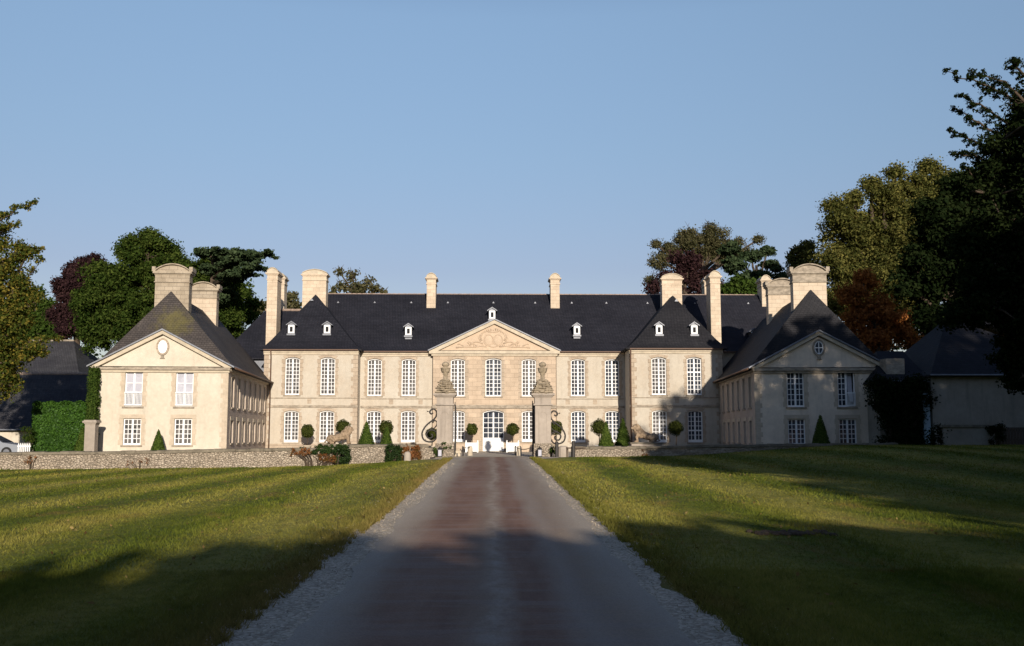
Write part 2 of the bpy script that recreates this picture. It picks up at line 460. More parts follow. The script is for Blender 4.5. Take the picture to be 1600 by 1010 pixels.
def tree(name, label, Y, lobes, leaf, cat='tree', group=None, size=0.3, cl=None, per=60, dens=1.0, flat=0.75, base=None, trunk_r=0.3,
         depth=1.0, crown_name='crown', branch=0.35, seed=1, asp=1.0, bare=0, zbase=None):
    """lobes: (u, v, radius in photo pixels [, squash]) at distance Y"""
    r = np.random.default_rng(seed)
    C, RR, lobc = [], [], []
    for lb in lobes:
        u, v, rp = lb[:3]; sq = lb[3] if len(lb) > 3 else 0.9
        c = np.array(P(u, v, Y)); rad = rp * Y / F
        c[1] += r.uniform(-0.35, 0.35) * rad * depth
        lobc.append((c, rad))
        cr = cl if cl else max(rad * 0.26, 0.35)
        n = max(int(dens * 5.5 * (rad / cr) ** 2), 6)
        d = r.normal(size=(n, 3)); d /= np.linalg.norm(d, axis=1, keepdims=True)
        rr = (rad - cr * 0.6) * r.uniform(0.25, 1.0, n) ** 0.5 * r.uniform(0.86, 1.12, n)
        p = d * rr[:, None]; p[:, 2] *= sq; p[:, 1] *= depth
        C.append(c + p); RR.append(cr * r.uniform(0.6, 1.25, n))
    C = np.concatenate(C); RR = np.concatenate(RR)
    if base is None: base = (float(np.mean([l[0][0] for l in lobc])), Y)
    gz = ground(base[0], base[1]) if zbase is None else zbase
    t = thing(name, label, cat, (base[0], base[1], gz), group=group)
    v, tint = clump_leaves(C, RR, per, size, flat, r)
    np_obj(crown_name, v, 4, leaf, tint, t)
    mb = MB()
    zc = float(np.mean([l[0][2] for l in lobc])); zlow = min(l[0][2] - l[1] * 0.6 for l in lobc)
    top = Vector((base[0] + r.uniform(-0.3, 0.3), base[1], max(zc, gz + 2)))
    fork = Vector((base[0], base[1], max(gz + 1.5, min(zlow, zc - 0.5))))
    b0 = Vector((base[0], base[1], gz - 0.2))
    mb.tube([b0 + Vector((0, 0, 0)), b0.lerp(fork, 0.12), b0.lerp(fork, 0.5) + Vector((0.1, 0, 0)), fork, top],
            [trunk_r * 1.45, trunk_r, trunk_r * 0.85, trunk_r * 0.7, trunk_r * 0.3], 8)
    for c, rad in lobc:
        c = Vector(c)
        s0 = fork.lerp(top, r.uniform(0, 0.5))
        mid = s0.lerp(c, 0.5) + Vector((r.uniform(-.2, .2), r.uniform(-.2, .2), 0.12 * rad))
        mb.tube([s0, mid, c], [trunk_r * 0.42, trunk_r * 0.28, trunk_r * 0.14], 5)
    nb = int(len(C) * branch)
    for i in r.choice(len(C), nb, replace=False):
        p = Vector(C[i])
        c, rad = min(lobc, key=lambda l: np.linalg.norm(l[0] - C[i]))
        c = Vector(c)
        mb.tube([c, c.lerp(p, 0.5) + Vector((0, 0, 0.08 * rad)), p], [trunk_r * 0.13, trunk_r * 0.08, trunk_r * 0.03], 4, False)
    for _ in range(bare):
        c, rad = lobc[r.integers(len(lobc))]; c = Vector(c)
        d = Vector((r.uniform(-0.8, 0.8), r.uniform(-.5, .5), r.uniform(0.6, 1.3))) * rad
        e = c + d * 1.25
        mb.tube([c, c.lerp(e, 0.5) + Vector((r.uniform(-.1, .1), 0, 0)), e], [trunk_r * 0.12, trunk_r * 0.07, trunk_r * 0.02], 4, False)
        for q in range(4):
            a = c.lerp(e, 0.35 + 0.15 * q); f = a + Vector((r.uniform(-.4, .4), 0, r.uniform(.2, .5))) * rad * 0.4
            mb.tube([a, f], [trunk_r * 0.05, trunk_r * 0.015], 3, False)
    mb.build('trunk', M['bark'], t, True)
    return t

# ---------------------------------------------------------------- ground
gx = sorted(set([-400, -250, -160, -110, -80, -60, -50] + list(np.arange(-42, 42.1, 1.0)) + [50, 60, 80, 110, 160, 250, 400]))
gy = sorted(set([-120, -80, -50, -30, -15, -5] + list(np.arange(0, 62.1, 1.5)) + [66, 72, 80, 90, 110, 140, 180, 260, 400, 800]))
def ground_all(x, y):
    g = ground(x, y)
    if y > 58.6 and -29 < x < 32: return min(g, 0.30)
    if y > 63: return 0.30
    return g

def m_lawn():
    m, nt = mat('lawn'); n = N(nt); p = n.pos()
    sp = n('SeparateXYZ', {'Vector': p})
    return m, n, p, sp
def lawn_colour(n, p, blade):
    sp = n('SeparateXYZ', {'Vector': p}); x = sp.outputs[0]; y = sp.outputs[1]
    wob = n.noise(n.scaled(p, (0.3, 0.09, 1)), 1.0, 4, 0.6)
    xs = n.math('ADD', x, n.math('MULTIPLY', wob, 2.6))
    st = n.math('SINE', n.math('MULTIPLY', xs, 1.75))
    st = n.math('MULTIPLY_ADD', st, 0.26, 0.51)
    nz = n.noise(n.scaled(p, (1.0, 0.30, 1)), 1.1, 6, 0.72, 0.6)
    f = n.math('ADD', n.math('MULTIPLY', st, 0.55), n.math('MULTIPLY', nz, 0.55))
    c = n.ramp(f, [(0.28, (0.085, 0.120, 0.018)), (0.46, (0.155, 0.180, 0.030)), (0.64, (0.28, 0.265, 0.058)), (0.85, (0.42, 0.36, 0.10))])
    d = n.noise(p, 5.0, 5, 0.7)
    c = n.mix(0.6, c, n.ramp(d, [(0.3, (0.35, 0.4, 0.35)), (0.65, (1, 1, 1))]), 'MULTIPLY')
    br = n.ramp(n.noise(n.scaled(p, (0.7, 0.3, 1)), 1.0, 6, 0.75), [(0.53, (0, 0, 0)), (0.66, (1, 1, 1))])
    c = n.mix(n.math('MULTIPLY', br, 0.55), c, (0.26, 0.175, 0.06))
    dk = n.ramp(n.noise(n.scaled(p, (0.9, 0.35, 1), (7, 3, 0)), 1.7, 6, 0.75), [(0.55, (0, 0, 0)), (0.68, (1, 1, 1))])
    c = n.mix(n.math('MULTIPLY', dk, 0.6), c, (0.075, 0.085, 0.018))
    # dried grass beside the gravel
    ax = n.math('ABSOLUTE', n.math('ADD', x, 0.15))
    e = n.math('ADD', ax, n.math('MULTIPLY', n.noise(n.scaled(p, (1, 0.3, 1)), 1.1, 5, 0.7), 2.0))
    k = n.ramp(n.math('MULTIPLY', e, 0.2), [(0.62, (1, 1, 1)), (0.86, (0, 0, 0))])
    left = n.ramp(n.math('MULTIPLY_ADD', x, 0.1, 0.5), [(0.45, (1, 1, 1)), (0.55, (0.45, 0.45, 0.45))])
    c = n.mix(n.math('MULTIPLY', n.math('MULTIPLY', k, left), 0.6), c, (0.32, 0.22, 0.085))
    return c
m, n_, p_, sp_ = m_lawn()
c_ = lawn_colour(n_, p_, False)
n_.out(c_, 0.95, n_.noise(p_, 22, 6, 0.75), 0.05, 0.1)
M['lawn'] = m
m, nt = mat('grass_blade'); n_ = N(nt); p_ = n_.pos()
c_ = lawn_colour(n_, p_, True)
c_ = n_.mix(0.5, c_, n_.ramp(n_('Attribute', attribute_name='tint').outputs['Fac'], [(0, (0.5, 0.55, 0.4)), (1, (1.25, 1.2, 1.1))]), 'MULTIPLY')
d_ = n_('BsdfDiffuse', {'Color': c_}); t_ = n_('BsdfTranslucent', {'Color': c_})
x_ = n_('MixShader', {0: 0.35, 1: d_.outputs[0], 2: t_.outputs[0]}); o_ = n_('OutputMaterial'); nt.links.new(x_.outputs[0], o_.inputs[0])
M['blade'] = m

g = MB()
for j, y in enumerate(gy):
    for i, x in enumerate(gx): g.v.append((x, y, ground_all(x, y)))
W_ = len(gx)
for j in range(len(gy) - 1):
    for i in range(W_ - 1): g.f.append((j * W_ + i, j * W_ + i + 1, (j + 1) * W_ + i + 1, (j + 1) * W_ + i))
tag(g.build('lawn', M['lawn'], smooth=True), kind='structure')

# road: gravel sheet with ragged edge, asphalt sheet above it
def m_gravel(name, c1, c2, c3, sc=38):
    m, nt = mat(name); n = N(nt); p = n.pos()
    v = n('TexVoronoi', {'Vector': p, 'Scale': sc})
    vv = n('SeparateXYZ', {'Vector': v.outputs['Color']}).outputs[0]
    c = n.ramp(vv, [(0.1, c1), (0.55, c2), (0.95, c3)])
    c = n.mix(0.6, c, n.ramp(n.noise(n.scaled(p, (1, 0.4, 1)), 1.6, 6, 0.7), [(0.3, (0.5, 0.5, 0.5)), (0.65, (1, 1, 1))]), 'MULTIPLY')
    n.out(c, 0.9, n.math('ADD', v.outputs['Distance'], n.noise(p, 60, 3, 0.6)), 0.012, 0.2)
    return m
M['gravel'] = m_gravel('gravel', (0.36, 0.295, 0.22), (0.52, 0.435, 0.33), (0.70, 0.60, 0.47), 32)
M['court'] = m_gravel('court_gravel', (0.42, 0.36, 0.28), (0.52, 0.45, 0.36), (0.6, 0.53, 0.43), 20)
m, nt = mat('worn_asphalt'); n_ = N(nt); p_ = n_.pos()
sp_ = n_('SeparateXYZ', {'Vector': p_}); ax = sp_.outputs[0]
big = n_.noise(n_.scaled(p_, (1.4, 0.22, 1)), 1.0, 6, 0.65)
cross = n_.noise(n_.scaled(p_, (0.5, 2.6, 1)), 0.9, 5, 0.65)
wx = n_.math('ADD', ax, n_.math('MULTIPLY_ADD', n_.noise(n_.scaled(p_, (1, 0.2, 1)), 1.0, 4, 0.6), 0.7, -0.35))
c0 = n_.ramp(big, [(0.3, (0.160, 0.078, 0.050)), (0.5, (0.220, 0.118, 0.078)), (0.7, (0.27, 0.165, 0.115))])
def bump_(c, w_): return n_.ramp(n_.math('ABSOLUTE', n_.math('ADD', wx, -c)), [(w_ * 0.35, (1, 1, 1)), (w_, (0, 0, 0))])
redm = n_.math('MAXIMUM', bump_(-0.72, 0.75), bump_(0.42, 0.38))
c0 = n_.mix(redm, (0.275, 0.200, 0.142), c0)
pat = n_.ramp(cross, [(0.47, (0, 0, 0)), (0.62, (1, 1, 1))])
c0 = n_.mix(n_.math('MULTIPLY', pat, 0.45), c0, (0.26, 0.205, 0.18))
# pale worn strip in the middle, grey wheel tracks to the right, dusty edges
mid = n_.ramp(n_.math('ABSOLUTE', n_.math('ADD', wx, -0.05)), [(0.0, (1, 1, 1)), (0.22, (0, 0, 0))])
brk = n_.ramp(n_.noise(n_.scaled(p_, (2.5, 1.2, 1)), 1.5, 6, 0.75), [(0.38, (0, 0, 0)), (0.6, (1, 1, 1))])
c0 = n_.mix(n_.math('MULTIPLY', n_.math('MULTIPLY', mid, brk), 0.6), c0, (0.44, 0.37, 0.31))
tr = n_.ramp(n_.math('ABSOLUTE', n_.math('ADD', wx, -0.85)), [(0.0, (1, 1, 1)), (0.35, (0, 0, 0))])
c0 = n_.mix(n_.math('MULTIPLY', tr, 0.45), c0, (0.33, 0.275, 0.24))
ed = n_.ramp(n_.math('ABSOLUTE', wx), [(0.0, (0, 0, 0)), (1, (1, 1, 1))])
ed = n_.ramp(n_.math('MULTIPLY', n_.math('ABSOLUTE', wx), 0.5), [(0.55, (0, 0, 0)), (0.85, (1, 1, 1))])
c0 = n_.mix(n_.math('MULTIPLY', ed, 0.85), c0, (0.42, 0.36, 0.29))
fine = n_('TexVoronoi', {'Vector': p_, 'Scale': 70.0})
c0 = n_.mix(0.4, c0, n_.ramp(n_('SeparateXYZ', {'Vector': fine.outputs['Color']}).outputs[0], [(0, (0.6, 0.6, 0.6)), (1, (1.2, 1.2, 1.2))]), 'MULTIPLY')
n_.out(c0, 0.8, n_.math('ADD', fine.outputs['Distance'], n_.math('MULTIPLY', pat, 0.6)), 0.008, 0.3)
M['asphalt'] = m

def strip(name, m, yl, left, right, lift, nx=10):
    mb = MB()
    for y in yl:
        a, b = left(y), right(y)
        for i in range(nx + 1):
            x = a + (b - a) * i / nx
            mb.v.append((x, y, ground_at(x, y) + lift))
    for j in range(len(yl) - 1):
        for i in range(nx):
            mb.f.append((j * (nx + 1) + i, j * (nx + 1) + i + 1, (j + 1) * (nx + 1) + i + 1, (j + 1) * (nx + 1) + i))
    return tag(mb.build(name, m, smooth=True), kind='structure')
_gx = np.array(gx); _gy = np.array(gy)
def ground_at(x, y):
    i = int(np.clip(np.searchsorted(_gx, x) - 1, 0, len(_gx) - 2)); j = int(np.clip(np.searchsorted(_gy, y) - 1, 0, len(_gy) - 2))
    fx = (x - _gx[i]) / (_gx[i + 1] - _gx[i]); fy = (y - _gy[j]) / (_gy[j + 1] - _gy[j])
    z = [[ground_all(_gx[i + a], _gy[j + b]) for a in (0, 1)] for b in (0, 1)]
    return (z[0][0] * (1 - fx) + z[0][1] * fx) * (1 - fy) + (z[1][0] * (1 - fx) + z[1][1] * fx) * fy
ys = list(np.arange(-30, 6, 3.0)) + list(np.arange(6, 30, 0.22)) + list(np.arange(30, 58.6, 0.5)) + [58.6]
_n1 = rng.normal(size=(4, 40))
def rag(y, k, amp):
    return amp * sum(math.sin(y * f + _n1[k, i] * 6) * w for i, (f, w) in enumerate([(0.35, 0.5), (0.9, 0.35), (2.1, 0.25), (4.7, 0.18), (9.5, 0.12)]))
def flare(y): return 1.6 * sstep((y - 50) / 8.0) ** 2
strip('gravel_verge', M['gravel'], ys, lambda y: -2.30 - flare(y) + rag(y, 0, 0.22), lambda y: 2.14 + flare(y) + rag(y, 1, 0.20), 0.010)
strip('road', M['asphalt'], ys, lambda y: -1.75 - 0.5 * flare(y) + rag(y, 2, 0.12), lambda y: 1.72 + 0.5 * flare(y) + rag(y, 3, 0.10), 0.018)
c = MB(); c.v = [(-30, 58.9, 0.42), (32, 58.9, 0.42), (32, 84, 0.42), (-30, 84, 0.42)]; c.f = [(0, 1, 2, 3)]
c.add([(-30, 58.9, 0.1), (-3.6, 58.9, 0.1), (-3.6, 58.9, 0.42), (-30, 58.9, 0.42)], [(0, 1, 2, 3)])
tag(c.build('forecourt', M['court']), kind='structure')
c = MB(); c.box(-3.3, 3.5, 58.4, 59.15, 0.2, 0.455)
tag(c.build('gate_threshold', M['coping']), kind='structure')

# ---------------------------------------------------------------- building kit
def wall(mb, A, B, z0, z1, ops, depth=0.24, arch=0.12):
    """wall from A to B (outside on the right hand), with openings (u centre, width, zb, zt, arched)"""
    A = Vector((A[0], A[1], 0)); B = Vector((B[0], B[1], 0))
    L = (B - A).length; d = (B - A) / L; nrm = Vector((d.y, -d.x, 0))
    def q(u, z, w=0.0): p = A + d * u - nrm * w; return (p.x, p.y, z)
    rec = [(u - w / 2, u + w / 2, a, b, ar) for u, w, a, b, ar in ops]
    us = sorted(set([0, L] + [r[0] for r in rec] + [r[1] for r in rec]))
    zs = sorted(set([z0, z1] + [r[2] for r in rec] + [r[3] for r in rec]))
    for i in range(len(us) - 1):
        for j in range(len(zs) - 1):
            cu, cz = (us[i] + us[i + 1]) / 2, (zs[j] + zs[j + 1]) / 2
            if any(r[0] < cu < r[1] and r[2] < cz < r[3] for r in rec): continue
            mb.add([q(us[i], zs[j]), q(us[i + 1], zs[j]), q(us[i + 1], zs[j + 1]), q(us[i], zs[j + 1])], [(0, 1, 2, 3)])
    for a, b, lo, hi, ar in rec:
        mb.add([q(a, lo), q(b, lo), q(b, lo, depth), q(a, lo, depth)], [(0, 1, 2, 3)])
        top = hi - (arch * (b - a) if ar else 0)
        mb.add([q(a, lo), q(a, lo, depth), q(a, top, depth), q(a, top)], [(0, 1, 2, 3)])
        mb.add([q(b, lo), q(b, top), q(b, top, depth), q(b, lo, depth)], [(0, 1, 2, 3)])
        if ar:
            K = 8
            pts = [(a + (b - a) * k / K, top + (hi - top) * (1 - (2 * k / K - 1) ** 2)) for k in range(K + 1)]
            for k in range(K):
                (u0, h0), (u1, h1) = pts[k], pts[k + 1]
                mb.add([q(u0, h0), q(u1, h1), q(u1, hi), q(u0, hi)], [(0, 1, 2, 3)])
                mb.add([q(u0, h0), q(u0, h0, depth), q(u1, h1, depth), q(u1, h1)], [(0, 1, 2, 3)])
        else:
            mb.add([q(a, hi), q(a, hi, depth), q(b, hi, depth), q(b, hi)], [(0, 1, 2, 3)])
    return mb

_wc = {}
def window(parent, loc, rz, w, h, cols=4, rows=9, arched=True, style='', pane='glass', surround='dressing', arch=0.12, name='window', transom=0, sill=True):
    """window with its pane, surround and sill; origin at the bottom centre of the opening, wall plane y=0"""
    key = (round(w, 2), round(h, 2), cols, rows, arched, style, pane, surround, name, transom, sill)
    if key in _wc:
        c = copy_tree(_wc[key], parent); c.location = loc; c.rotation_euler = (0, 0, rz)
        return c
    top = h - (arch * w if arched else 0)
    fy0, fy1 = 0.13, 0.19
    fw = 0.06; cm = 0.11; gb = 0.038
    f = MB(); hw = w / 2 - 0.004
    f.box(-hw, -hw + fw, fy0, fy1, 0.004, top); f.box(hw - fw, hw, fy0, fy1, 0.004, top)
    f.box(-hw + fw, hw - fw, fy0, fy1, 0.004, 0.10)
    if arched:
        K = 8
        o = [(-hw + 2 * hw * k / K, top + (h - top - 0.004) * (1 - (2 * k / K - 1) ** 2)) for k in range(K + 1)]
        i_ = [(x, z - 0.07) for x, z in o]
        f.prism(i_ + o[::-1], fy0 - 0.002, fy1 + 0.002)
        itop = top - 0.02
    else:
        f.box(-hw + fw, hw - fw, fy0, fy1, h - 0.07, h - 0.004); itop = h - 0.07
    f.box(-cm / 2, cm / 2, fy0 - 0.01, fy1, 0.10, itop + (0.02 if arched else 0))
    zlo = 0.10
    if style == 'door':
        f.box(-hw + fw, -cm / 2, fy0 + 0.01, fy1, 0.10, 0.95); f.box(cm / 2, hw - fw, fy0 + 0.01, fy1, 0.10, 0.95)
        for s in (-1, 1):
            a, b = sorted((s * (cm / 2 + 0.10), s * (hw - fw - 0.10)))
            f.box(a, b, fy0 - 0.005, fy0 + 0.01, 0.22, 0.82)
        zlo = 0.95
        f.box(-hw + fw, -cm / 2, fy0, fy1, 0.95, 1.03); f.box(cm / 2, hw - fw, fy0, fy1, 0.95, 1.03)
        zlo = 1.03
    if style == 'french':
        f.box(-hw + fw, -cm / 2, fy0, fy1, 0.10, 0.20); f.box(cm / 2, hw - fw, fy0, fy1, 0.10, 0.20); zlo = 0.20
    hc = cols // 2
    for s in (-1, 1):
        a, b = cm / 2, hw - fw
        if style == 'open' and s == 1: continue
        for k in range(1, hc):
            x = s * (a + (b - a) * k / hc)
            f.box(x - gb / 2, x + gb / 2, fy0 + 0.012, fy1, zlo, itop)
        for k in range(1, rows):
            z = zlo + (itop - zlo) * k / rows
            x0, x1 = sorted((s * a, s * b)); g2 = gb * (2.6 if k == transom else 1)
            f.box(x0, x1, fy0 + (0.0 if k == transom else 0.015), fy1 - 0.003, z - g2 / 2, z + g2 / 2)
    wob = f.build(name, M['white'], parent, loc=loc, rz=rz)
    p = MB()
    p.box(-hw + 0.01, (hw - 0.01) if style != 'open' else 0.03, fy1 - 0.012, fy1 + 0.03, 0.02, top if arched else h - 0.02)
    if arched:
        p.prism([(-hw + 0.02 + (2 * hw - 0.04) * k / 8, top + (h - top - 0.02) * (1 - (2 * k / 8 - 1) ** 2)) for k in range(9)], fy1 - 0.010, fy1 + 0.028)
    p.build('pane', M[pane], wob, world=False)
    if style == 'open':
        q = MB(); q.box(0.03, hw - 0.01, 0.6, 0.63, 0.02, h - 0.02); q.box(hw - 0.05, hw - 0.01, fy1, 0.6, 0.02, h); q.build('opening', M['dark'], wob, world=False)
        q = MB()
        for k in range(7):
            x = 0.08 + k * 0.045
            q.tube([(x, 0.30, h - 0.1), (x + 0.02, 0.29, h * 0.6), (x * 0.55 + 0.24, 0.28, h * 0.15)], [0.028, 0.03, 0.02], 5)
        q.build('curtain', M['voile'], wob, world=False)
    if style in ('balustrade', 'open'):
        q = MB(); zb = 0.80
        x0 = -hw if style == 'balustrade' else 0.0
        q.box(x0, hw, -0.04, 0.02, zb, zb + 0.06); q.box(x0, hw, -0.035, 0.015, 0.06, 0.12)
        nb = 13 if style == 'balustrade' else 7
        for k in range(nb + 1):
            x = x0 + 0.015 + (hw - x0 - 0.03) * k / nb
            q.box(x - 0.013, x + 0.013, -0.025, 0.005, 0.12, zb)
        q.build('balustrade', M['white'], wob, world=False)
    s = MB(); e = 0.004; ow = w / 2 + e
    bh = 0.30; nb = max(int(round(top / bh)), 1); bh = top / nb
    for k in range(nb):
        ww = 0.20 if k % 2 else 0.26
        for sg in (-1, 1):
            a, b = sorted((sg * ow, sg * (ow + ww)))
            s.box(a, b, -0.012 - 0.002 * (k % 3), 0.03, k * bh + 0.002, (k + 1) * bh - 0.002)
    if arched:
        K = 10
        o = [(-ow + 2 * ow * k / K, top + (h - top) * (1 - (2 * k / K - 1) ** 2) + 0.006) for k in range(K + 1)]
        s.prism(o + [(ow + 0.2, top + 0.25), (0, h + 0.22), (-ow - 0.2, top + 0.25)], -0.022, 0.03)
        # key voussoirs joint line standing proud, the dark drip above the arch
        o2 = [(x * 1.0, z + 0.012) for x, z in o]
        s.prism(o2 + [(x * 1.04, z + 0.05) for x, z in o2[::-1]], -0.05, -0.02)
    else:
        s.box(-ow - 0.22, ow + 0.22, -0.022, 0.03, h + e, h + 0.24)
    s.build('surround', M[surround], wob, world=False)
    if sill:
        q = MB(); q.box(-ow - 0.10, ow + 0.10, -0.07, 0.12, -0.10, 0.0 - e); q.build('sill', M['stained'], wob, world=False)
    _wc[key] = wob
    return wob

PROF = [(0, 0), (0.05, 0.025), (0.12, 0.075), (0.22, 0.17), (0.36, 0.32), (1, 1)]
def hiproof(mb, x0, x1, y0, y1, z0, z1, rx0, rx1, ry0, ry1, prof=PROF, thick=0.10, sub=1):
    rings = []
    for s, h in prof:
        a, b = x0 + s * rx0, x1 - s * rx1; c, d = y0 + s * ry0, y1 - s * ry1
        z = z0 + (z1 - z0) * h
        rings.append([(a, c, z), (b, c, z), (b, d, z), (a, d, z)])
    k = len(mb.v)
    lo = [(x, y, z - thick) for x, y, z in rings[0]]
    for r_ in [lo] + rings: mb.v += r_
    for i in range(len(rings)):
        for j in range(4):
            mb.f.append((k + i * 4 + j, k + i * 4 + (j + 1) % 4, k + (i + 1) * 4 + (j + 1) % 4, k + (i + 1) * 4 + j))
    mb.f.append((k + 3, k + 2, k + 1, k))
    t = k + len(rings) * 4
    mb.f.append((t, t + 1, t + 2, t + 3))
    return mb

def ridge_tiles(name, a, b, parent, m='terracotta', step=0.42, r0=0.10):
    a, b = Vector(a), Vector(b); L = (b - a).length; n = int(L / step); mb = MB()
    for i in range(n):
        p, q = a.lerp(b, i / n), a.lerp(b, (i + 1) / n)
        mb.tube([p, p.lerp(q, 0.8), q], [r0 * 1.25, r0, r0 * 0.9], 6)
    return mb.build(name, M[m], parent)

def chimney(parent, cx, cy, w, d, zb, zt, m='chimney', zs=None, cap=0.9, arched=True):
    """stack with necking, cornice and a curved top"""
    mb = MB(); H = cap
    mb.box(cx - w / 2, cx + w / 2, cy - d / 2, cy + d / 2, zb, zt - H)
    st = [(0.05, 0.10, 0.0), (0.01, 0.32, 0.10), (0.07, 0.08, 0.42), (0.14, 0.10, 0.50)]
    z = zt - H
    for e, hh, _ in st:
        mb.box(cx - w / 2 - e, cx + w / 2 + e, cy - d / 2 - e, cy + d / 2 + e, z, z + hh * H); z += hh * H
    o = mb.build('chimney', M[m], parent)
    # curved gable cap
    q = MB(); K = 10; e = 0.04
    pts = [(cx - w / 2 - e + (w + 2 * e) * k / K, z + (zt - z) * (0.25 + 0.75 * math.sin(math.pi * k / K) ** 0.8)) for k in range(K + 1)]
    q.prism([(cx - w / 2 - e, z)] + [(cx + w / 2 + e, z)] + pts[::-1], cy - d / 2 - e, cy + d / 2 + e)
    rim = [(x, zz + 0.05) for x, zz in pts]
    q.prism(pts + rim[::-1], cy - d / 2 - 0.12, cy + d / 2 + 0.12)
    q.build('chimney_cap', M[m] if m != 'chimney' else M['cornice'], o, world=True)
    # lead flashing
    return o

def dormer(parent, x, yf, zb, w=0.52, h=0.72, deep=1.6, dark=True):
    mb = MB()
    mb.box(x - w / 2, x + w / 2, yf, yf + deep, zb - 0.25, zb + h)
    o = mb.build('dormer', M['zinc'], parent)
    r = MB(); e = 0.14; zt = zb + h
    pts = [(x - w / 2 - e, zt - 0.05), (x - w / 2 - e, zt + 0.02), (x, zt + 0.30), (x + w / 2 + e, zt + 0.02), (x + w / 2 + e, zt - 0.05), (x, zt + 0.22)]
    for (a, b, c, d) in ((0, 5, 2, 1), (5, 4, 3, 2)):
        r.prism([pts[a], pts[b], pts[c], pts[d]], yf - 0.12, yf + deep)
    r.prism([(x - w / 2, zt), (x + w / 2, zt), (x, zt + 0.24)], yf - 0.001, yf + 0.05)
    r.build('dormer_roof', M['zinc'], o)
    f = MB(); y0 = yf - 0.05
    f.box(x - w / 2 + 0.02, x - 0.11, y0, yf + 0.01, zb + 0.08, zb + h - 0.02); f.box(x + 0.11, x + w / 2 - 0.02, y0, yf + 0.01, zb + 0.08, zb + h - 0.02)
    f.box(x - 0.11, x + 0.11, y0, yf + 0.01, zb + 0.08, zb + 0.18); f.box(x - 0.11, x + 0.11, y0, yf + 0.01, zb + h - 0.14, zb + h - 0.02)
    f.build('dormer_window', M['white'], o)
    g_ = MB(); g_.box(x - 0.11, x + 0.11, yf - 0.012, yf + 0.006, zb + 0.18, zb + h - 0.14)
    g_.build('pane', M['dark'], o)
    a = MB(); a.box(x - w / 2 - 0.06, x + w / 2 + 0.06, yf - 0.16, yf + 0.02, zb - 0.10, zb + 0.03); a.build('apron', M['zinc'], o)
    return o

def roof_vent(parent, x, y, z):
    mb = MB(); mb.add([(x - 0.14, y, z), (x + 0.14, y, z), (x, y, z + 0.22), (x, y + 0.35, z + 0.20)], [(0, 1, 2), (0, 2, 3), (1, 3, 2)])
    return mb.build('roof_vent', M['zinc'], parent)

def quoins(parent, corners, z0, z1, m='dressing', bh=0.32):
    """corners: (x, y, dx, dy): blocks run along +-x on the front and +-y on the side"""
    n = int((z1 - z0) / bh); bh = (z1 - z0) / n
    for (x, y, dx, dy) in corners:
        mb = MB()
        for k in range(n):
            a = 0.34 if k % 2 else 0.50
            e = 0.012 + 0.002 * (k % 2)
            mb.box(x - dx * e, x + dx * a, y - dy * e, y + dy * a * 0.8, z0 + k * bh + 0.003, z0 + (k + 1) * bh - 0.003)
        mb.build('quoins', M[m], parent)

# ---------------------------------------------------------------- the chateau
YC, YL, YR, YB = 79.0, 77.5, 76.0, 78.55
XL0, XL1 = X(411, YL), X(558, YL)
XR0, XR1 = X(985, YR), X(1130, YR)
XB0, XB1 = X(676, YB), X(869, YB)
XE = X(1222, YC)
EAVE = 8.08; BASE = 0.42
cha = thing('chateau', 'long cream two-storey chateau with slate roof, central pediment and rows of tall white windows', 'chateau', (X(771, YC), YC, BASE))
def wz(v, Y): return Z(v, Y)
def rect(us, Y, vt, vb, w, x0, arched=True):
    return [(X(u, Y) - x0, w, wz(vb, Y), wz(vt, Y), arched) for u in us]
mb = MB()
pl_u, ce_u, ce2_u, pr_u, pd_u = [455.5, 511], [584.5, 638], [903.5, 957], [1030.5, 1086], [715, 826.5]
WW = 1.10
def both(us, Y, x0, up=(559, 617.5), lo=(642, 691.5)):
    return rect(us, Y, up[0], up[1], WW, x0) + rect(us, Y, lo[0], lo[1], WW, x0)
o_pl = both(pl_u, YL, XL0); o_cl = both(ce_u, YC, XL1, (561, 619)); o_cr = both(ce2_u, YC, XB1, (561, 619)); o_pr = both(pr_u, YR, XR0, (558, 617), (641, 691.5))
o_bl = both(pd_u, YB, XB0, (561, 619.5), (642, 690.5)) + [(X(771, YB) - XB0, 1.24, wz(619.5, YB), wz(560, YB), True), (X(771, YB) - XB0, 1.62, BASE + 0.04, wz(641, YB), True)]
wall(mb, (XL0, YL), (XL1, YL), 0.2, EAVE, o_pl)
wall(mb, (XL1, YL), (XL1, YC), 0.2, EAVE, [])
wall(mb, (XL1, YC), (XB0, YC), 0.2, EAVE, o_cl)
wall(mb, (XB1, YC), (XR0, YC), 0.2, EAVE, o_cr)
wall(mb, (XR0, YC), (XR0, YR), 0.2, EAVE, [])
wall(mb, (XR0, YR), (XR1, YR), 0.2, EAVE, o_pr)
wall(mb, (XR1, YR), (XR1, YC), 0.2, EAVE, [])
wall(mb, (XR1, YC), (XE, YC), 0.2, EAVE, [])
wall(mb, (XE, YC), (XE, 89), 0.2, EAVE, [])
wall(mb, (XE, 89), (XL0, 89), 0.2, EAVE, [])
wall(mb, (XL0, 89), (XL0, YL), 0.2, EAVE, [])
mb.build('wall', M['plaster'], cha)
mb = MB()
wall(mb, (XB0, YC + .3), (XB0, YB), 0.2, EAVE, [])
wall(mb, (XB0, YB), (XB1, YB), 0.2, EAVE, o_bl)
wall(mb, (XB1, YB), (XB1, YC + .3), 0.2, EAVE, [])
mb.build('centre_block', M['ashlar'], cha)
tag(mb and cha.children[-1], None)

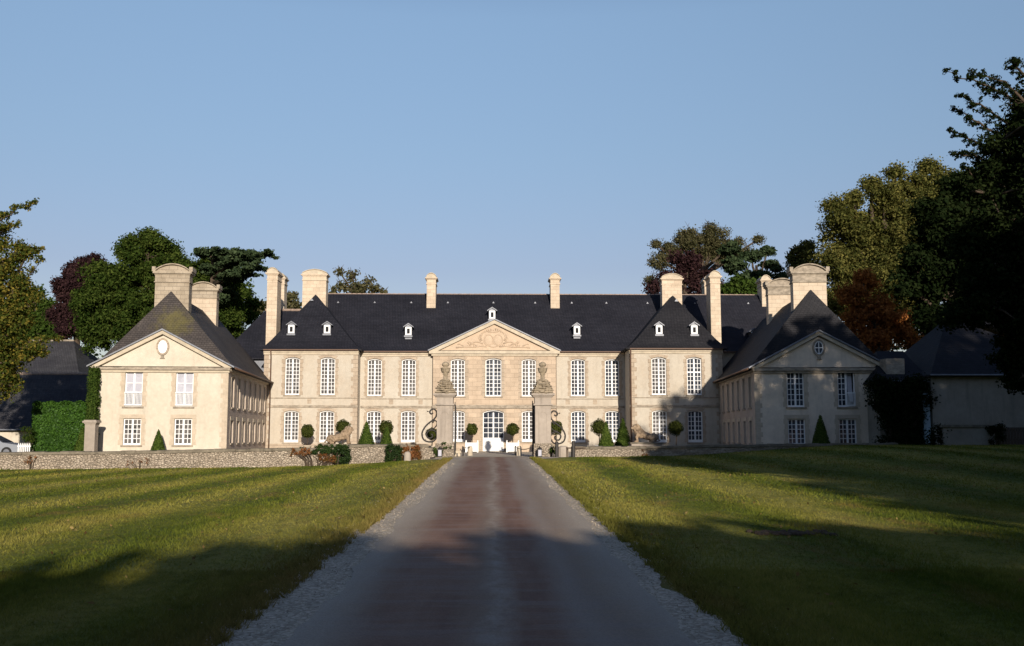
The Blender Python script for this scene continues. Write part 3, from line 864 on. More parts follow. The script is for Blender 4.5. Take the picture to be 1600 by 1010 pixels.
CO = Vector((cha.location.x, cha.location.y, cha.location.z))
def put(us, Y, v0, v1, cols, rows, style='', w=WW, name='window', **k):
    for u in us:
        k.setdefault('pane', 'glass'); k['pane'] = 'glass_warm' if int(u) % 3 else 'glass'
        zb, zt = (v1 if v1 < 10 and v1 > 0 else wz(v1, Y)), wz(v0, Y)
        window(cha, (X(u, Y) - CO.x, Y - CO.y, zb - CO.z), 0, w, round(zt - zb, 2), cols, rows, True, style, name=name, **k)
put(pl_u, YL, 559, 617.5, 4, 9); put(pl_u, YL, 642, 691.5, 4, 7, 'french')
put(ce_u, YC, 561, 619, 4, 9); put(ce_u, YC, 642, 691.5, 4, 7, 'french')
put(ce2_u, YC, 561, 619, 4, 9); put(ce2_u, YC, 642, 691.5, 4, 7, 'french')
put(pr_u[:1], YR, 558, 617, 4, 9); put(pr_u[1:], YR, 558, 617, 4, 8, transom=5); put(pr_u[:1], YR, 641, 691.5, 4, 7, 'french'); put(pr_u[1:], YR, 641, 691.5, 4, 6, 'french', transom=2)
put(pd_u, YB, 561, 619.5, 4, 9); put([771], YB, 560, 619.5, 4, 9, w=1.24); put(pd_u, YB, 642, 690.5, 4, 7, 'french')
put([771], YB, 641, BASE + 0.04, 4, 5, 'door', w=1.62, name='door', sill=False)

# roofs
SX = [(0, 0), (0.04, 0.018), (0.10, 0.058), (0.20, 0.148), (0.34, 0.295), (1, 1)]
ZR = Z(460.5, 84.0)
mb = MB()
hiproof(mb, XL0 + 0.4, XE + 0.3, YC - 0.38, 89.4, EAVE + 0.12, ZR, X(507, 84) - XL0 - 0.4, 0.0, 5.35, 5.35, SX)
ro = mb.build('roof', M['slate'], cha)
ridge_tiles('ridge', (X(507, 84), 84.35, ZR + 0.02), (XE + 0.3, 84.35, ZR + 0.02), ro)
zpl, zpr = Z(461, YL + 3.4), Z(461, YR + 3.4)
mb = MB(); xm = X(489, YL + 3.4)
hiproof(mb, XL0 - 0.35, XL1 + 0.3, YL - 0.36, 84.2, EAVE + 0.12, zpl, xm - XL0 + 0.35, XL1 + 0.3 - xm, 3.8, 0, SX)
ro2 = mb.build('pavilion_roof', M['slate'], cha); ro2['label'] = 'hipped slate roof of the left pavilion'
mb = MB(); xm = X(1054.5, YR + 3.4)
hiproof(mb, XR0 - 0.3, XR1 + 0.4, YR - 0.36, 84.2, EAVE + 0.12, zpr, xm - XR0 + 0.3, XR1 + 0.4 - xm, 3.8, 0, SX)
ro3 = mb.build('pavilion_roof', M['slate_dark'], cha); ro3['label'] = 'hipped slate roof of the right pavilion'
# lower range running on to the left behind the wing
mb = MB(); xq = X(352, 85)
hiproof(mb, xq, XL0 + 3, 81.0, 89.9, Z(560, 81), Z(485.5, 85.3), 3.0, 0, 4.45, 4.45, SX)
ro4 = mb.build('side_roof', M['slate'], cha)
ridge_tiles('ridge', (xq + 3, 85.45, Z(485.5, 85.3) + .02), (XL0 + 3, 85.45, Z(485.5, 85.3) + .02), ro4)
mb = MB(); wall(mb, (xq + 0.4, 81.4), (XL0, 81.4), 0.2, Z(560, 81), []); wall(mb, (xq + 0.4, 89.5), (xq + 0.4, 81.4), 0.2, Z(560, 81), [])
mb.build('slate_hung_wall', M['zinc'], cha)

# cornice, gutter, string courses
def band(name, m, segs, z0, z1, out, inn=0.05, parent=cha):
    for (x0, x1, y) in segs:
        mb = MB(); mb.box(x0, x1, y - out, y + inn, z0, z1); mb.build(name, M[m], parent)
segs = [(XL0 - .05, XL1 + .05, YL), (XL1 + .06, XB0 - .004, YC), (XB1 + .004, XR0 - .06, YC), (XR0 - .05, XR1 + .05, YR), (XR1 + .06, XE, YC)]
band('cornice', 'cornice', segs, EAVE - 0.16, EAVE + 0.05, 0.16)
band('cornice', 'cornice', segs, EAVE - 0.30, EAVE - 0.163, 0.08)
band('gutter', 'copper', [(a + .02, b - .02, y - 0.29) for a, b, y in segs], EAVE + 0.0, EAVE + 0.085, 0.10, 0.06)
sg2 = segs[:4]
band('string_course', 'stained', sg2, Z(638, YC), Z(634.5, YC), 0.07)
band('sill_course', 'stained', sg2, Z(624.2, YC), Z(622.8, YC), 0.045)
band('plinth', 'dressing', [(XL0 - .03, XL1 + .03, YL), (XL1 + .04, X(571, YC), YC), (X(598, YC), X(625, YC), YC), (X(652, YC), XB0 - .05, YC)], 0.3, 1.05, 0.05)
band('centre_cornice', 'cornice', [(XB0 - .30, XB1 + .30, YB)], EAVE - 0.14, EAVE + 0.08, 0.26)
band('centre_cornice', 'cornice', [(XB0 - .12, XB1 + .12, YB)], EAVE - 0.30, EAVE - 0.143, 0.12)
band('centre_string', 'stained', [(XB0 - .02, XB1 + .02, YB)], Z(638.5, YB), Z(633, YB), 0.10)
quoins(cha, [(XL0, YL, 1, 1), (XL1, YL, -1, 1), (XR0, YR, 1, 1), (XR1, YR, -1, 1)], 0.45, EAVE - 0.32)
# vertical stone chains between the bays
mb = MB()
for u, Y in ((611, YC), (657, YC), (890 - 3, YC), (930, YC), (483, YL), (1058, YR)):
    mb = MB(); x = X(u, Y); mb.box(x - 0.16, x + 0.16, Y - 0.018, Y + 0.03, Z(632, YC), Z(624.6, YC)); mb.build('stone_chain', M['dressing'], cha)
# pipes
for u, Y, s in ((560.3, YC, 1), (676.5, YC, 1), (868.5, YC, 1), (422, YL, 0), (986, YR, 0)):
    x = X(u, Y); mb = MB()
    if s: mb.tube([(x, Y - 0.40, EAVE), (x, Y - 0.18, EAVE - 0.35), (x, Y - 0.13, EAVE - 0.6), (x, Y - 0.13, 0.45)], 0.055, 6)
    else: mb.tube([(x, Y - 0.3, EAVE), (x, Y - 0.14, EAVE - 0.5), (x, Y - 0.14, 0.45)], 0.05, 6)
    mb.build('drainpipe', M['copper'], cha, True)

# central pediment
def pediment(parent, x0, x1, y, z0, za, back, wallm, deep=0.0, flash='zinc', world=True, lead=0.07, cw=0.30, out=0.30, tym=0.06):
    """gabled front: tympanum, raking cornices, roof running back"""
    xm = (x0 + x1) / 2; sl_ = (za - z0) / (xm - x0)
    t = MB(); t.prism([(x0 + 0.35, z0 + 0.06), (x1 - 0.35, z0 + 0.06), (xm, za - 0.30)], y + tym, y + tym + 0.3)
    t.build('tympanum', M[wallm], parent, world=world)
    c = MB(); h = cw
    for s in (-1, 1):
        xa = x0 if s < 0 else x1
        a = [(xa - s * -0.0, z0), (xm, za), (xm, za - h * 1.12), (xa - s * (h / sl_ * 1.12), z0)]
        if s > 0: a = a[::-1]
        c.prism(a, y - out + 0.12, y + 0.28)
    c.build('raking_cornice', M['cornice'], parent, world=world)
    r = MB()
    for s in (-1, 1):
        xa = x0 - 0.14 if s < 0 else x1 + 0.14
        e = 0.012
        a = [(xa, z0 - 0.02), (xm, za + 0.012), (xm, za + 0.03 + lead), (xa, z0 + lead)]
        if s > 0: a = a[::-1]
        r.prism(a, y - out, y + back)
    r.build('pediment_roof', M[flash], parent, world=world)
xp0, xp1 = X(671.5, YB - .2, 550), X(873.5, YB - .2, 550)
pediment(cha, xp0, xp1, YB, EAVE + 0.08, Z(500.5, YB), 2.9, 'relief', cw=0.26)
# carved relief: two ovals under a crown between scrolls and leaves
mb = MB(); yq = YB + 0.06
def C2(u, v): return X(u, YB, v), Z(v, YB)
for u in (763.5, 778):
    x, z = C2(u, 532); mb.ell((x, yq, z), (0.33, 0.07, 0.40), 18, 8)
    mb.tube([(x + 0.37 * math.cos(a), yq - 0.01, z + 0.44 * math.sin(a)) for a in np.linspace(0, 2 * math.pi, 20)], 0.03, 5, False)
for s in (-1, 1):
    def arc(pts, r0):
        q = [C2(770.5 + s * a, b) for a, b in pts]
        mb.tube([(x, yq - 0.03, z) for x, z in q], r0, 5)
    arc([(3, 514), (8, 514.5), (13, 517), (17, 521), (19.5, 527), (18.5, 532)], 0.055)
    arc([(18, 522), (21, 524), (22, 529), (20, 533), (16.5, 531)], 0.045)
    arc([(16, 537), (22, 534.5), (28, 534), (33, 536), (36, 539)], 0.06)
    arc([(10, 542), (20, 541), (30, 542.5), (44, 542), (58, 543.5)], 0.05)
    arc([(28, 539), (33, 537), (38, 533.5), (40, 535.5), (37.5, 537.5)], 0.045)
    arc([(46, 541), (51, 538.5), (54, 537), (55, 539)], 0.04)
    for k in range(9):
        x, z = C2(770.5 + s * (16 + k * 3.3), 539.5 + (k % 3) * 0.8); mb.ell((x, yq, z), (0.10, 0.06, 0.07), 7, 5, Matrix.Rotation(s * 0.7, 3, 'Y'))
    for k in range(4):
        x, z = C2(770.5 + s * (2 + k * 3.4), 516.5 - k * 0.2 + (k == 3) * 1.5); mb.ell((x, yq, z), (0.09, 0.07, 0.12), 7, 5)
x, z = C2(770.5, 519); mb.ell((x, yq, z), (0.42, 0.06, 0.07), 10, 5)
x, z = C2(770.5, 541); mb.ell((x, yq, z), (0.30, 0.06, 0.12), 10, 5)
mb.build('carved_relief', M['relief'], cha, True)

# dormers and vents
def slope_z(y): return y
for u, v, yf in ((455, 524, YL + 0.75), (511, 524, YL + 0.75), (638, 526.5, YC + 0.78), (901.5, 525, YC + 0.8), (1030, 524, YR + 0.75), (1085, 524, YR + 0.75), (769, 500.5, YC + 2.2), (1179, 533, YC + 0.5)):
    dormer(cha, X(u, yf, v), yf, Z(v, yf) + 0.05)
for u in (529, 586, 643, 700, 771, 836, 893, 947, 1011, 1085, 1168):
    roof_vent(cha, X(u, 83.4, 473), 83.15, Z(475.5, 83.15))
roof_vent(cha, X(488, YL + 3, 470), YL + 2.75, Z(471, YL + 2.75)); roof_vent(cha, X(1056, YR + 3, 470), YR + 2.75, Z(470.5, YR + 2.75))

# chimneys
def chim(u0, u1, vt, Y, zb, d, **k):
    x0, x1 = X(u0, Y, 480), X(u1, Y, 480)
    return chimney(cha, (x0 + x1) / 2, Y + d / 2, x1 - x0, d, zb, Z(vt, Y), **k)
chim(416.5, 432.5, 420, YL + 1.6, 8.2, 1.5, cap=0.95)
chim(434.5, 443.5, 429, 86.5, 10.5, 1.2)
chim(472, 509, 422.5, 81.8, 10.8, 1.0)
chim(666.5, 680.5, 427.5, 82.7, 11.0, 1.6)
chim(860.5, 874.5, 427.5, 82.7, 11.0, 1.6)
chim(1035, 1066, 427.5, 81.0, 10.5, 1.0)
chim(1110.5, 1126, 423, YR + 1.7, 8.2, 1.5, cap=0.95)
chim(1101.5, 1110, 431, 86.5, 10.5, 1.2)
chim(1191, 1204.5, 429.5, 82.9, 11.0, 1.4)
# terrace steps at the door
mb = MB(); xd = X(771, YB)
for k in range(2): mb.box(xd - 1.6 + 0.3 * k, xd + 1.6 - 0.3 * k, YB - 1.0 + 0.35 * k, YB - 0.08, 0.40, 0.46 + 0.0 * k if k == 0 else 0.455 + 0.004)
mb = MB(); mb.box(xd - 1.7, xd + 1.7, YB - 1.0, YB - 0.09, 0.30, 0.455)
mb.build('doorstep', M['coping'], cha)

# ---------------------------------------------------------------- the two wings
WR = R(4.6); WWID = 7.75; WL = 17.6
def zl(v, Y=61.0): return Z(v, Y) - BASE
def make_wing(side, label):
    s = side
    if s < 0: loc = (-15.78 - WWID * math.cos(WR), 61 - WWID * math.sin(WR), BASE); rz = WR
    else: loc = (15.75, 61, BASE); rz = -WR
    t = thing('wing_house', label, 'house', loc, rz)
    he = zl(577)
    cs = [2.30, 5.22] if s < 0 else [2.42, 5.42]
    w = 1.02
    wm = 'plaster_wing' if s < 0 else 'plaster_grey'
    up = (zl(636), zl(581)); lo = (zl(695.5), zl(654.5))
    mb = MB()
    wall(mb, (0, 0), (WWID, 0), -0.3, he, [(c, w, up[0], up[1], False) for c in cs] + [(c, w, lo[0], lo[1], False) for c in cs])
    xo = 0 if s < 0 else WWID
    if s < 0: wall(mb, (0, WL), (0, 0), -0.3, he, [])
    else: wall(mb, (WWID, 0), (WWID, WL), -0.3, he, [])
    wall(mb, (WWID, WL), (0, WL), -0.3, he, [])
    mb.build('wall', M[wm], t, world=False)
    mb = MB()
    ws = [1.7 + 2.25 * k for k in range(7)]
    sw = 0.85; su = (zl(636), zl(586)); slo = (zl(693), zl(657))
    ops = lambda f: [(f(c), sw, su[0], su[1], True) for c in ws] + [(f(c), sw, slo[0], slo[1], False) for c in ws]
    if s < 0: wall(mb, (WWID, 0), (WWID, WL), -0.3, he, ops(lambda c: c), 0.28)
    else: wall(mb, (0, WL), (0, 0), -0.3, he, ops(lambda c: WL - c), 0.28)
    mb.build('court_wall', M['plaster_pink'], t, world=False)
    for i, c in enumerate(cs):
        if s < 0:
            window(t, (c, 0, up[0]), 0, w, round(up[1] - up[0], 2), 2, 3, False, 'balustrade', pane='curtain', surround='dressing_pale')
            window(t, (c, 0, lo[0]), 0, w, round(lo[1] - lo[0], 2), 4, 5, False, pane='glass_warm', surround='dressing_pale')
        else:
            window(t, (c, 0, up[0]), 0, w, round(up[1] - up[0], 2), 4, 6, False, 'open' if i else '', surround='dressing_pale')
            window(t, (c, 0, lo[0]), 0, w, round(lo[1] - lo[0], 2), 4, 5, False, surround='dressing_pale')
    for c in ws:
        x = WWID if s < 0 else 0
        r_ = R(90) if s < 0 else R(-90)
        window(t, (x, c, su[0]), r_, sw, round(su[1] - su[0], 2), 4, 7, True, surround='cornice')
        window(t, (x, c, slo[0]), r_, sw, round(slo[1] - slo[0], 2), 4, 5, False, surround='cornice')
    # roof
    hr = zl(457.5, 62.5) if s < 0 else zl(452, 62.4)
    mb = MB()
    hiproof(mb, -0.38, WWID + 0.38, 0.37, WL + 0.2, he + 0.06, hr, WWID / 2 + .38, WWID / 2 + .38, 1.2, 0.0, [(0, 0), (0.06, 0.04), (0.15, 0.125), (1, 1)])
    mb.build('roof', M['slate_moss' if s < 0 else 'slate_dark'], t, world=False)
    # cornice
    mb = MB(); xs0, xs1 = -0.12, WWID + 0.12
    mb.box(xs0, xs1, -0.20, 0.05, he - 0.10, he + 0.06); mb.build('cornice', M['stained'], t, world=False)
    mb = MB(); mb.box(xs0 + .05, xs1 - .05, -0.10, 0.05, he - 0.24, he - 0.103); mb.build('cornice', M['cornice' if s < 0 else 'stained'], t, world=False)
    mb = MB()
    if s < 0: mb.box(WWID - .05, WWID + .14, 0.06, WL, he - 0.14, he + 0.02)
    else: mb.box(-.14, .05, 0.06, WL, he - 0.14, he + 0.02)
    mb.build('cornice', M['cornice' if s < 0 else 'stained'], t, world=False)
    mb = MB()
    x = WWID + 0.45 if s < 0 else -0.45
    mb.tube([(x, -0.3, he + 0.01), (x, WL, he + 0.01)], 0.06, 6)
    mb.build('gutter', M['copper'], t, True, world=False)
    # quoins on the inner front corner, drain pipe at the far end
    mb = MB(); n = 17; hh = (he - 0.3) / n
    for k in range(n):
        a = 0.30 if k % 2 else 0.42
        xx = WWID if s < 0 else 0
        e = 0.012
        if s < 0: mb.box(xx - a, xx + e, -e, a * 0.7, k * hh + .003, (k + 1) * hh - .003)
        else: mb.box(xx - e, xx + a, -e, a * 0.7, k * hh + .003, (k + 1) * hh - .003)
    mb.build('quoins', M['dressing_pale'], t, world=False)
    mb = MB(); xx = WWID + 0.10 if s < 0 else -0.10
    mb.tube([(xx, 17.3, he), (xx, 17.3, 0)], 0.05, 6); mb.build('drainpipe', M['copper'], t, True, world=False)
    # pediment with its oval
    cx = WWID / 2
    pediment(t, -0.22, WWID + 0.22, 0, he + 0.06, zl(518.5), 2.6, wm, world=False, cw=0.20, out=0.30)
    oz = zl(543.5); orx, orz = 0.27, 0.40
    q = MB(); K = 28
    for k in range(K):
        a0, a1 = 2 * math.pi * k / K, 2 * math.pi * (k + 1) / K
        e = 0.006
        q.prism([(cx + orx * math.cos(a0 + e), oz + orz * math.sin(a0 + e)), (cx + orx * math.cos(a1 - e), oz + orz * math.sin(a1 - e)),
                 (cx + (orx + .11) * math.cos(a1 - e), oz + (orz + .11) * math.sin(a1 - e)), (cx + (orx + .11) * math.cos(a0 + e), oz + (orz + .11) * math.sin(a0 + e))][::-1], -0.02, 0.08)
    q.build('oval_surround', M['dressing' if s < 0 else 'stained'], t, world=False)
    ov = [(cx + orx * math.cos(2 * math.pi * k / K), oz + orz * math.sin(2 * math.pi * k / K)) for k in range(K)]
    q = MB(); q.prism(ov, 0.03, 0.10)
    o = q.build('oval_window', M['white' if s < 0 else 'glass'], t, world=False)
    if s > 0:
        q = MB(); q.box(cx - 0.025, cx + 0.025, 0.0, 0.028, oz - orz, oz + orz); q.box(cx - orx, cx - 0.026, 0.0, 0.028, oz - .025, oz + .025); q.box(cx + 0.026, cx + orx, 0.0, 0.028, oz - .025, oz + .025)
        q.tube([(cx + (orx - .03) * math.cos(a), 0.01, oz + (orz - .03) * math.sin(a)) for a in np.linspace(0, 2 * math.pi, 29)], 0.03, 5, False)
        q.build('glazing_bar', M['white'], o, world=False)
    q = MB(); q.box(cx - 0.09, cx + 0.09, -0.03, 0.1, oz - orz - 0.27, oz - orz - 0.118); q.box(cx - 0.14, cx + 0.14, -0.02, 0.1, oz - orz - 0.31, oz - orz - 0.272)
    q.build('bracket', M['stained'], t, world=False)
    # chimneys: one just behind the front hip, one far back
    m_ = 'chimney_old' if s < 0 else 'stained'
    for (yy, ww, top) in ((2.25, 2.05, zl(417.5, 63) if s < 0 else zl(414.5, 63)), (11.6, 1.9, zl(445, 72.4)) if s < 0 else (10.7, 1.95, zl(437, 71.5))):
        c = cx
        mm = MB(); H = 1.12; w2 = ww / 2; d2 = 0.42; z = top
        mm.box(c - w2, c + w2, yy - d2, yy + d2, he + 1.0, top - H)
        o = mm.build('chimney', M['chimney' if (s < 0 and yy > 10) else ('chimney_old' if s < 0 else 'chimney')], t, world=False)
        mm = MB(); z = top - H
        for e, h_ in ((0.06, 0.07), (0.015, 0.42), (0.06, 0.07), (0.14, 0.14)):
            mm.box(c - w2 - e, c + w2 + e, yy - d2 - e, yy + d2 + e, z, z + h_); z += h_
        K = 12; top2 = z
        pts = [(c - w2 * 0.98 + 2 * w2 * 0.98 * k / K, top2 + (top - top2) * (0.1 + 0.9 * math.sin(math.pi * k / K) ** 0.75)) for k in range(K + 1)]
        mm.prism([(c - w2 * .98, top2), (c + w2 * .98, top2)] + pts[::-1], yy - d2, yy + d2)
        rim = [(x, z_ + 0.07) for x, z_ in pts]
        mm.prism(pts + rim[::-1], yy - d2 - 0.15, yy + d2 + 0.15)
        mm.box(c - w2 - 0.2, c - w2 * .985, yy - d2 - .12, yy + d2 + .12, top2, top2 + 0.28); mm.box(c + w2 * .985, c + w2 + 0.2, yy - d2 - .12, yy + d2 + .12, top2, top2 + 0.28)
        mm.build('chimney_cap', M['chimney_old' if s < 0 else 'stained'], o, world=False)
    return t
make_wing(-1, 'sunlit cream gabled wing with white oval and balustraded windows, left of the court')
make_wing(1, 'shaded gabled wing with dark oval and one open upstairs window, right of the court')

# ---------------------------------------------------------------- outbuildings
def shed(name, label, x0, x1, y0, y1, ze, zr, wm, rm, base=0.0, hx0=0.0, hx1=0.0, ridge=None):
    t = thing(name, label, 'outbuilding', ((x0 + x1) / 2, y0, base))
    mb = MB()
    for a, b in (((x0, y0), (x1, y0)), ((x1, y0), (x1, y1)), ((x1, y1), (x0, y1)), ((x0, y1), (x0, y0))): wall(mb, a, b, base - .3, ze, [])
    ym = (y0 + y1) / 2
    if hx0 == 0: mb.add([(x0, y0, ze), (x0, y1, ze), (x0, ym, zr - .1)], [(0, 1, 2)])
    if hx1 == 0: mb.add([(x1, y0, ze), (x1, y1, ze), (x1, ym, zr - .1)], [(0, 1, 2)])
    mb.build('wall', M[wm], t)
    mb = MB(); hiproof(mb, x0 - .2, x1 + .2, y0 - .35, y1 + .35, ze + .02, zr, hx0, hx1, (y1 - y0) / 2 + .35, (y1 - y0) / 2 + .35, [(0, 0), (0.1, 0.08), (1, 1)])
    r = mb.build('roof', M[rm], t)
    if ridge: ridge_tiles('ridge', (x0 - .2 + hx0, ym, zr + .02), (x1 + .2 - hx1, ym, zr + .02), r, ridge)
    mb = MB(); mb.tube([(x0 - .2, y0 - .42, ze), (x1 + .2, y0 - .42, ze)], 0.06, 6); mb.build('gutter', M['zinc'], t, True)
    return t
shed('barn', 'low stone barn with long dark roof and brick-coloured ridge, behind the hedge', X(-160, 74), X(150, 76), 73.0, 82.0, Z(672, 73), Z(585.5, 77.5), 'plaster_wing', 'slate_grey', 0.3, 0, 0, 'terracotta')
shed('barn', 'taller blue slate barn roof with hipped end, behind the low barn', X(8, 98) - 3, X(160, 98), 92, 104, Z(585, 92), Z(534, 98), 'plaster_wing', 'slate_grey', 0.3, 0, 3.2, 'stained')
xo = X(1457, 58)
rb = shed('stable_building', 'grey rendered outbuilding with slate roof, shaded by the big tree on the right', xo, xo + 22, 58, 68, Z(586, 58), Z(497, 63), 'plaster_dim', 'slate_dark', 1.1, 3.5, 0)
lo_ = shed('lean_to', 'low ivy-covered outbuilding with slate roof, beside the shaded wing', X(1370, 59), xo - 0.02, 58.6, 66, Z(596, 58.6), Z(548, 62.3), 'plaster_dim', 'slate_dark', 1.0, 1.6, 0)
mb = MB(); xk = X(1443, 57.9); mb.box(xk, xk + 0.36, 57.88, 58.56, 1.2, Z(614, 58)); 
tag(mb.build('shutter_board', M['bluedoor']), 'narrow pale blue board standing at the corner of the grey outbuilding', 'board')
mb = MB(); xs_ = X(1396, 58.4); x2_ = X(1425, 58.4)
mb.box(xs_, x2_, 59.2, 60.4, Z(590, 59), Z(559, 59)); mb.build('dormer', M['stained'], lo_)
t = thing('stone_wall', 'low pale wall with dark coping in front of the grey outbuilding', 'wall', (X(1510, 55), 55, 1.1))
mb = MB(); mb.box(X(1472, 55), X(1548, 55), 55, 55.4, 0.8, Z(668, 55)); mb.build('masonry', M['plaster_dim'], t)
mb = MB(); mb.box(X(1470, 55), X(1550, 55), 54.93, 55.47, Z(668, 55) + .003, Z(664, 55)); mb.build('coping', M['coping'], t)
t = thing('wooden_gate', 'dark wooden gate closing the gap right of the low pale wall', 'gate', (X(1580, 55), 55.2, 1.1))
mb = MB(); xa = X(1556, 55)
for k in range(12): mb.box(xa + k * 0.17, xa + k * 0.17 + 0.14, 55.2, 55.24, 1.1, Z(668, 55))
mb.build('boards', M['wood'], t)
mb = MB(); mb.box(xa, xa + 2.0, 55.25, 55.3, 1.4, 1.5); mb.box(xa, xa + 2.0, 55.25, 55.3, 1.9, 2.0); mb.build('rail', M['wood'], t)
# far ridge seen between wing and outbuilding
shed('distant_roof', 'strip of far tiled roof seen between the shaded wing and the russet tree', X(1368, 84), X(1420, 84), 82, 88, Z(590, 82), Z(551, 85), 'stained', 'slate_dark', 0.3, 0, 0, 'terracotta')

# ---------------------------------------------------------------- moat walls
def stone_wall(label, pts, th=0.5, seed=1, group=None, step=0.35):
    """pts: (x, y, ztop); rough rubble wall with a coping"""
    r = np.random.default_rng(seed)
    mid = pts[len(pts) // 2]
    t = thing('stone_wall', label, 'wall', (mid[0], mid[1], ground_at(mid[0], mid[1])), group=group)
    P_ = []
    for a, b in zip(pts[:-1], pts[1:]):
        L = math.hypot(b[0] - a[0], b[1] - a[1]); n = max(int(L / step), 1)
        P_ += [tuple(a[i] + (b[i] - a[i]) * k / n for i in range(3)) for k in range(n)]
    P_.append(pts[-1])
    m1 = MB(); m2 = MB(); NZ = 5
    n = len(P_); nr = []
    for i, p in enumerate(P_):
        a = P_[max(i - 1, 0)]; b = P_[min(i + 1, n - 1)]
        d = Vector((b[0] - a[0], b[1] - a[1], 0)).normalized(); nr.append(Vector((d.y, -d.x, 0)))
    prof = []
    for i, p in enumerate(P_):
        zb = min(ground_at(p[0], p[1] - .3), p[2] - .2) - 0.25; zt = p[2] - 0.14 + r.uniform(-.015, .015)
        ring = []
        for j in range(NZ + 1):
            z = zb + (zt - zb) * j / NZ; o = 0.03 * r.uniform(-1, 1) + 0.05 * (1 - j / NZ)
            q = Vector(p[:2] + (0,)) + nr[i] * (th / 2 + o); ring.append((q.x, q.y, z))
        for j in range(NZ, -1, -1):
            z = zb + (zt - zb) * j / NZ; q = Vector(p[:2] + (0,)) - nr[i] * (th / 2); ring.append((q.x, q.y, z))
        prof.append(ring)
    K = len(prof[0]); 
    for ring in prof: m1.v += ring
    for i in range(n - 1):
        for j in range(K - 1): m1.f.append((i * K + j, (i + 1) * K + j, (i + 1) * K + j + 1, i * K + j + 1))
    m1.f.append(tuple(range(K))); m1.f.append(tuple((n - 1) * K + j for j in reversed(range(K))))
    m1.build('masonry', M['rubble'], t)
    i = 0
    while i < n - 1:
        k = min(i + int(r.integers(1, 3)), n - 1)
        a, b = P_[i], P_[k]; zt = (a[2] + b[2]) / 2
        h = r.uniform(-.02, .02); o = th / 2 + 0.07 + r.uniform(-.02, .02)
        A = Vector((a[0], a[1], 0)).lerp(Vector((b[0], b[1], 0)), 0.01); B = Vector((b[0], b[1], 0))
        na, nb = nr[i], nr[k]
        c_ = [A + na * o, B + nb * o, B - nb * o, A - na * o]
        za, zb_ = a[2] - 0.145, b[2] - 0.145
        m2.add([(c_[0].x, c_[0].y, za), (c_[1].x, c_[1].y, zb_), (c_[2].x, c_[2].y, zb_), (c_[3].x, c_[3].y, za),
                (c_[0].x, c_[0].y, za + .13 + h), (c_[1].x, c_[1].y, zb_ + .13 + h), (c_[2].x, c_[2].y, zb_ + .15 + h), (c_[3].x, c_[3].y, za + .15 + h)],
               [(0, 3, 2, 1), (4, 5, 6, 7), (0, 1, 5, 4), (1, 2, 6, 5), (2, 3, 7, 6), (3, 0, 4, 7)])
        i = k
    m2.build('coping', M['coping'], t)
    return t
def wp(u, v, Y): q = P(u, v, Y); return (q.x, q.y, q.z)
stone_wall('long low rubble wall in sun along the left lawn', [wp(-330, 712, 49.5), wp(0, 706.5, 52), wp(200, 705, 53.3), wp(400, 701, 55), wp(520, 700, 56.2)], seed=2)
stone_wall('rubble wall section between the dark ivy and the left gate pier', [wp(545, 695, 57.3), wp(610, 694, 57.8), wp(668, 694.5, 58.4)], seed=3)
stone_wall('rubble wall to the right of the gate running into shade', [wp(893, 698, 58.8), wp(1000, 697.5, 58.0), wp(1100, 695, 57.6), wp(1200, 694, 57.3), wp(1400, 692.5, 57.0)], seed=4)
stone_wall('short low block of stone tight against the left gate pier', [wp(656, 700, 59.4), wp(679, 700, 59.6)], seed=5)

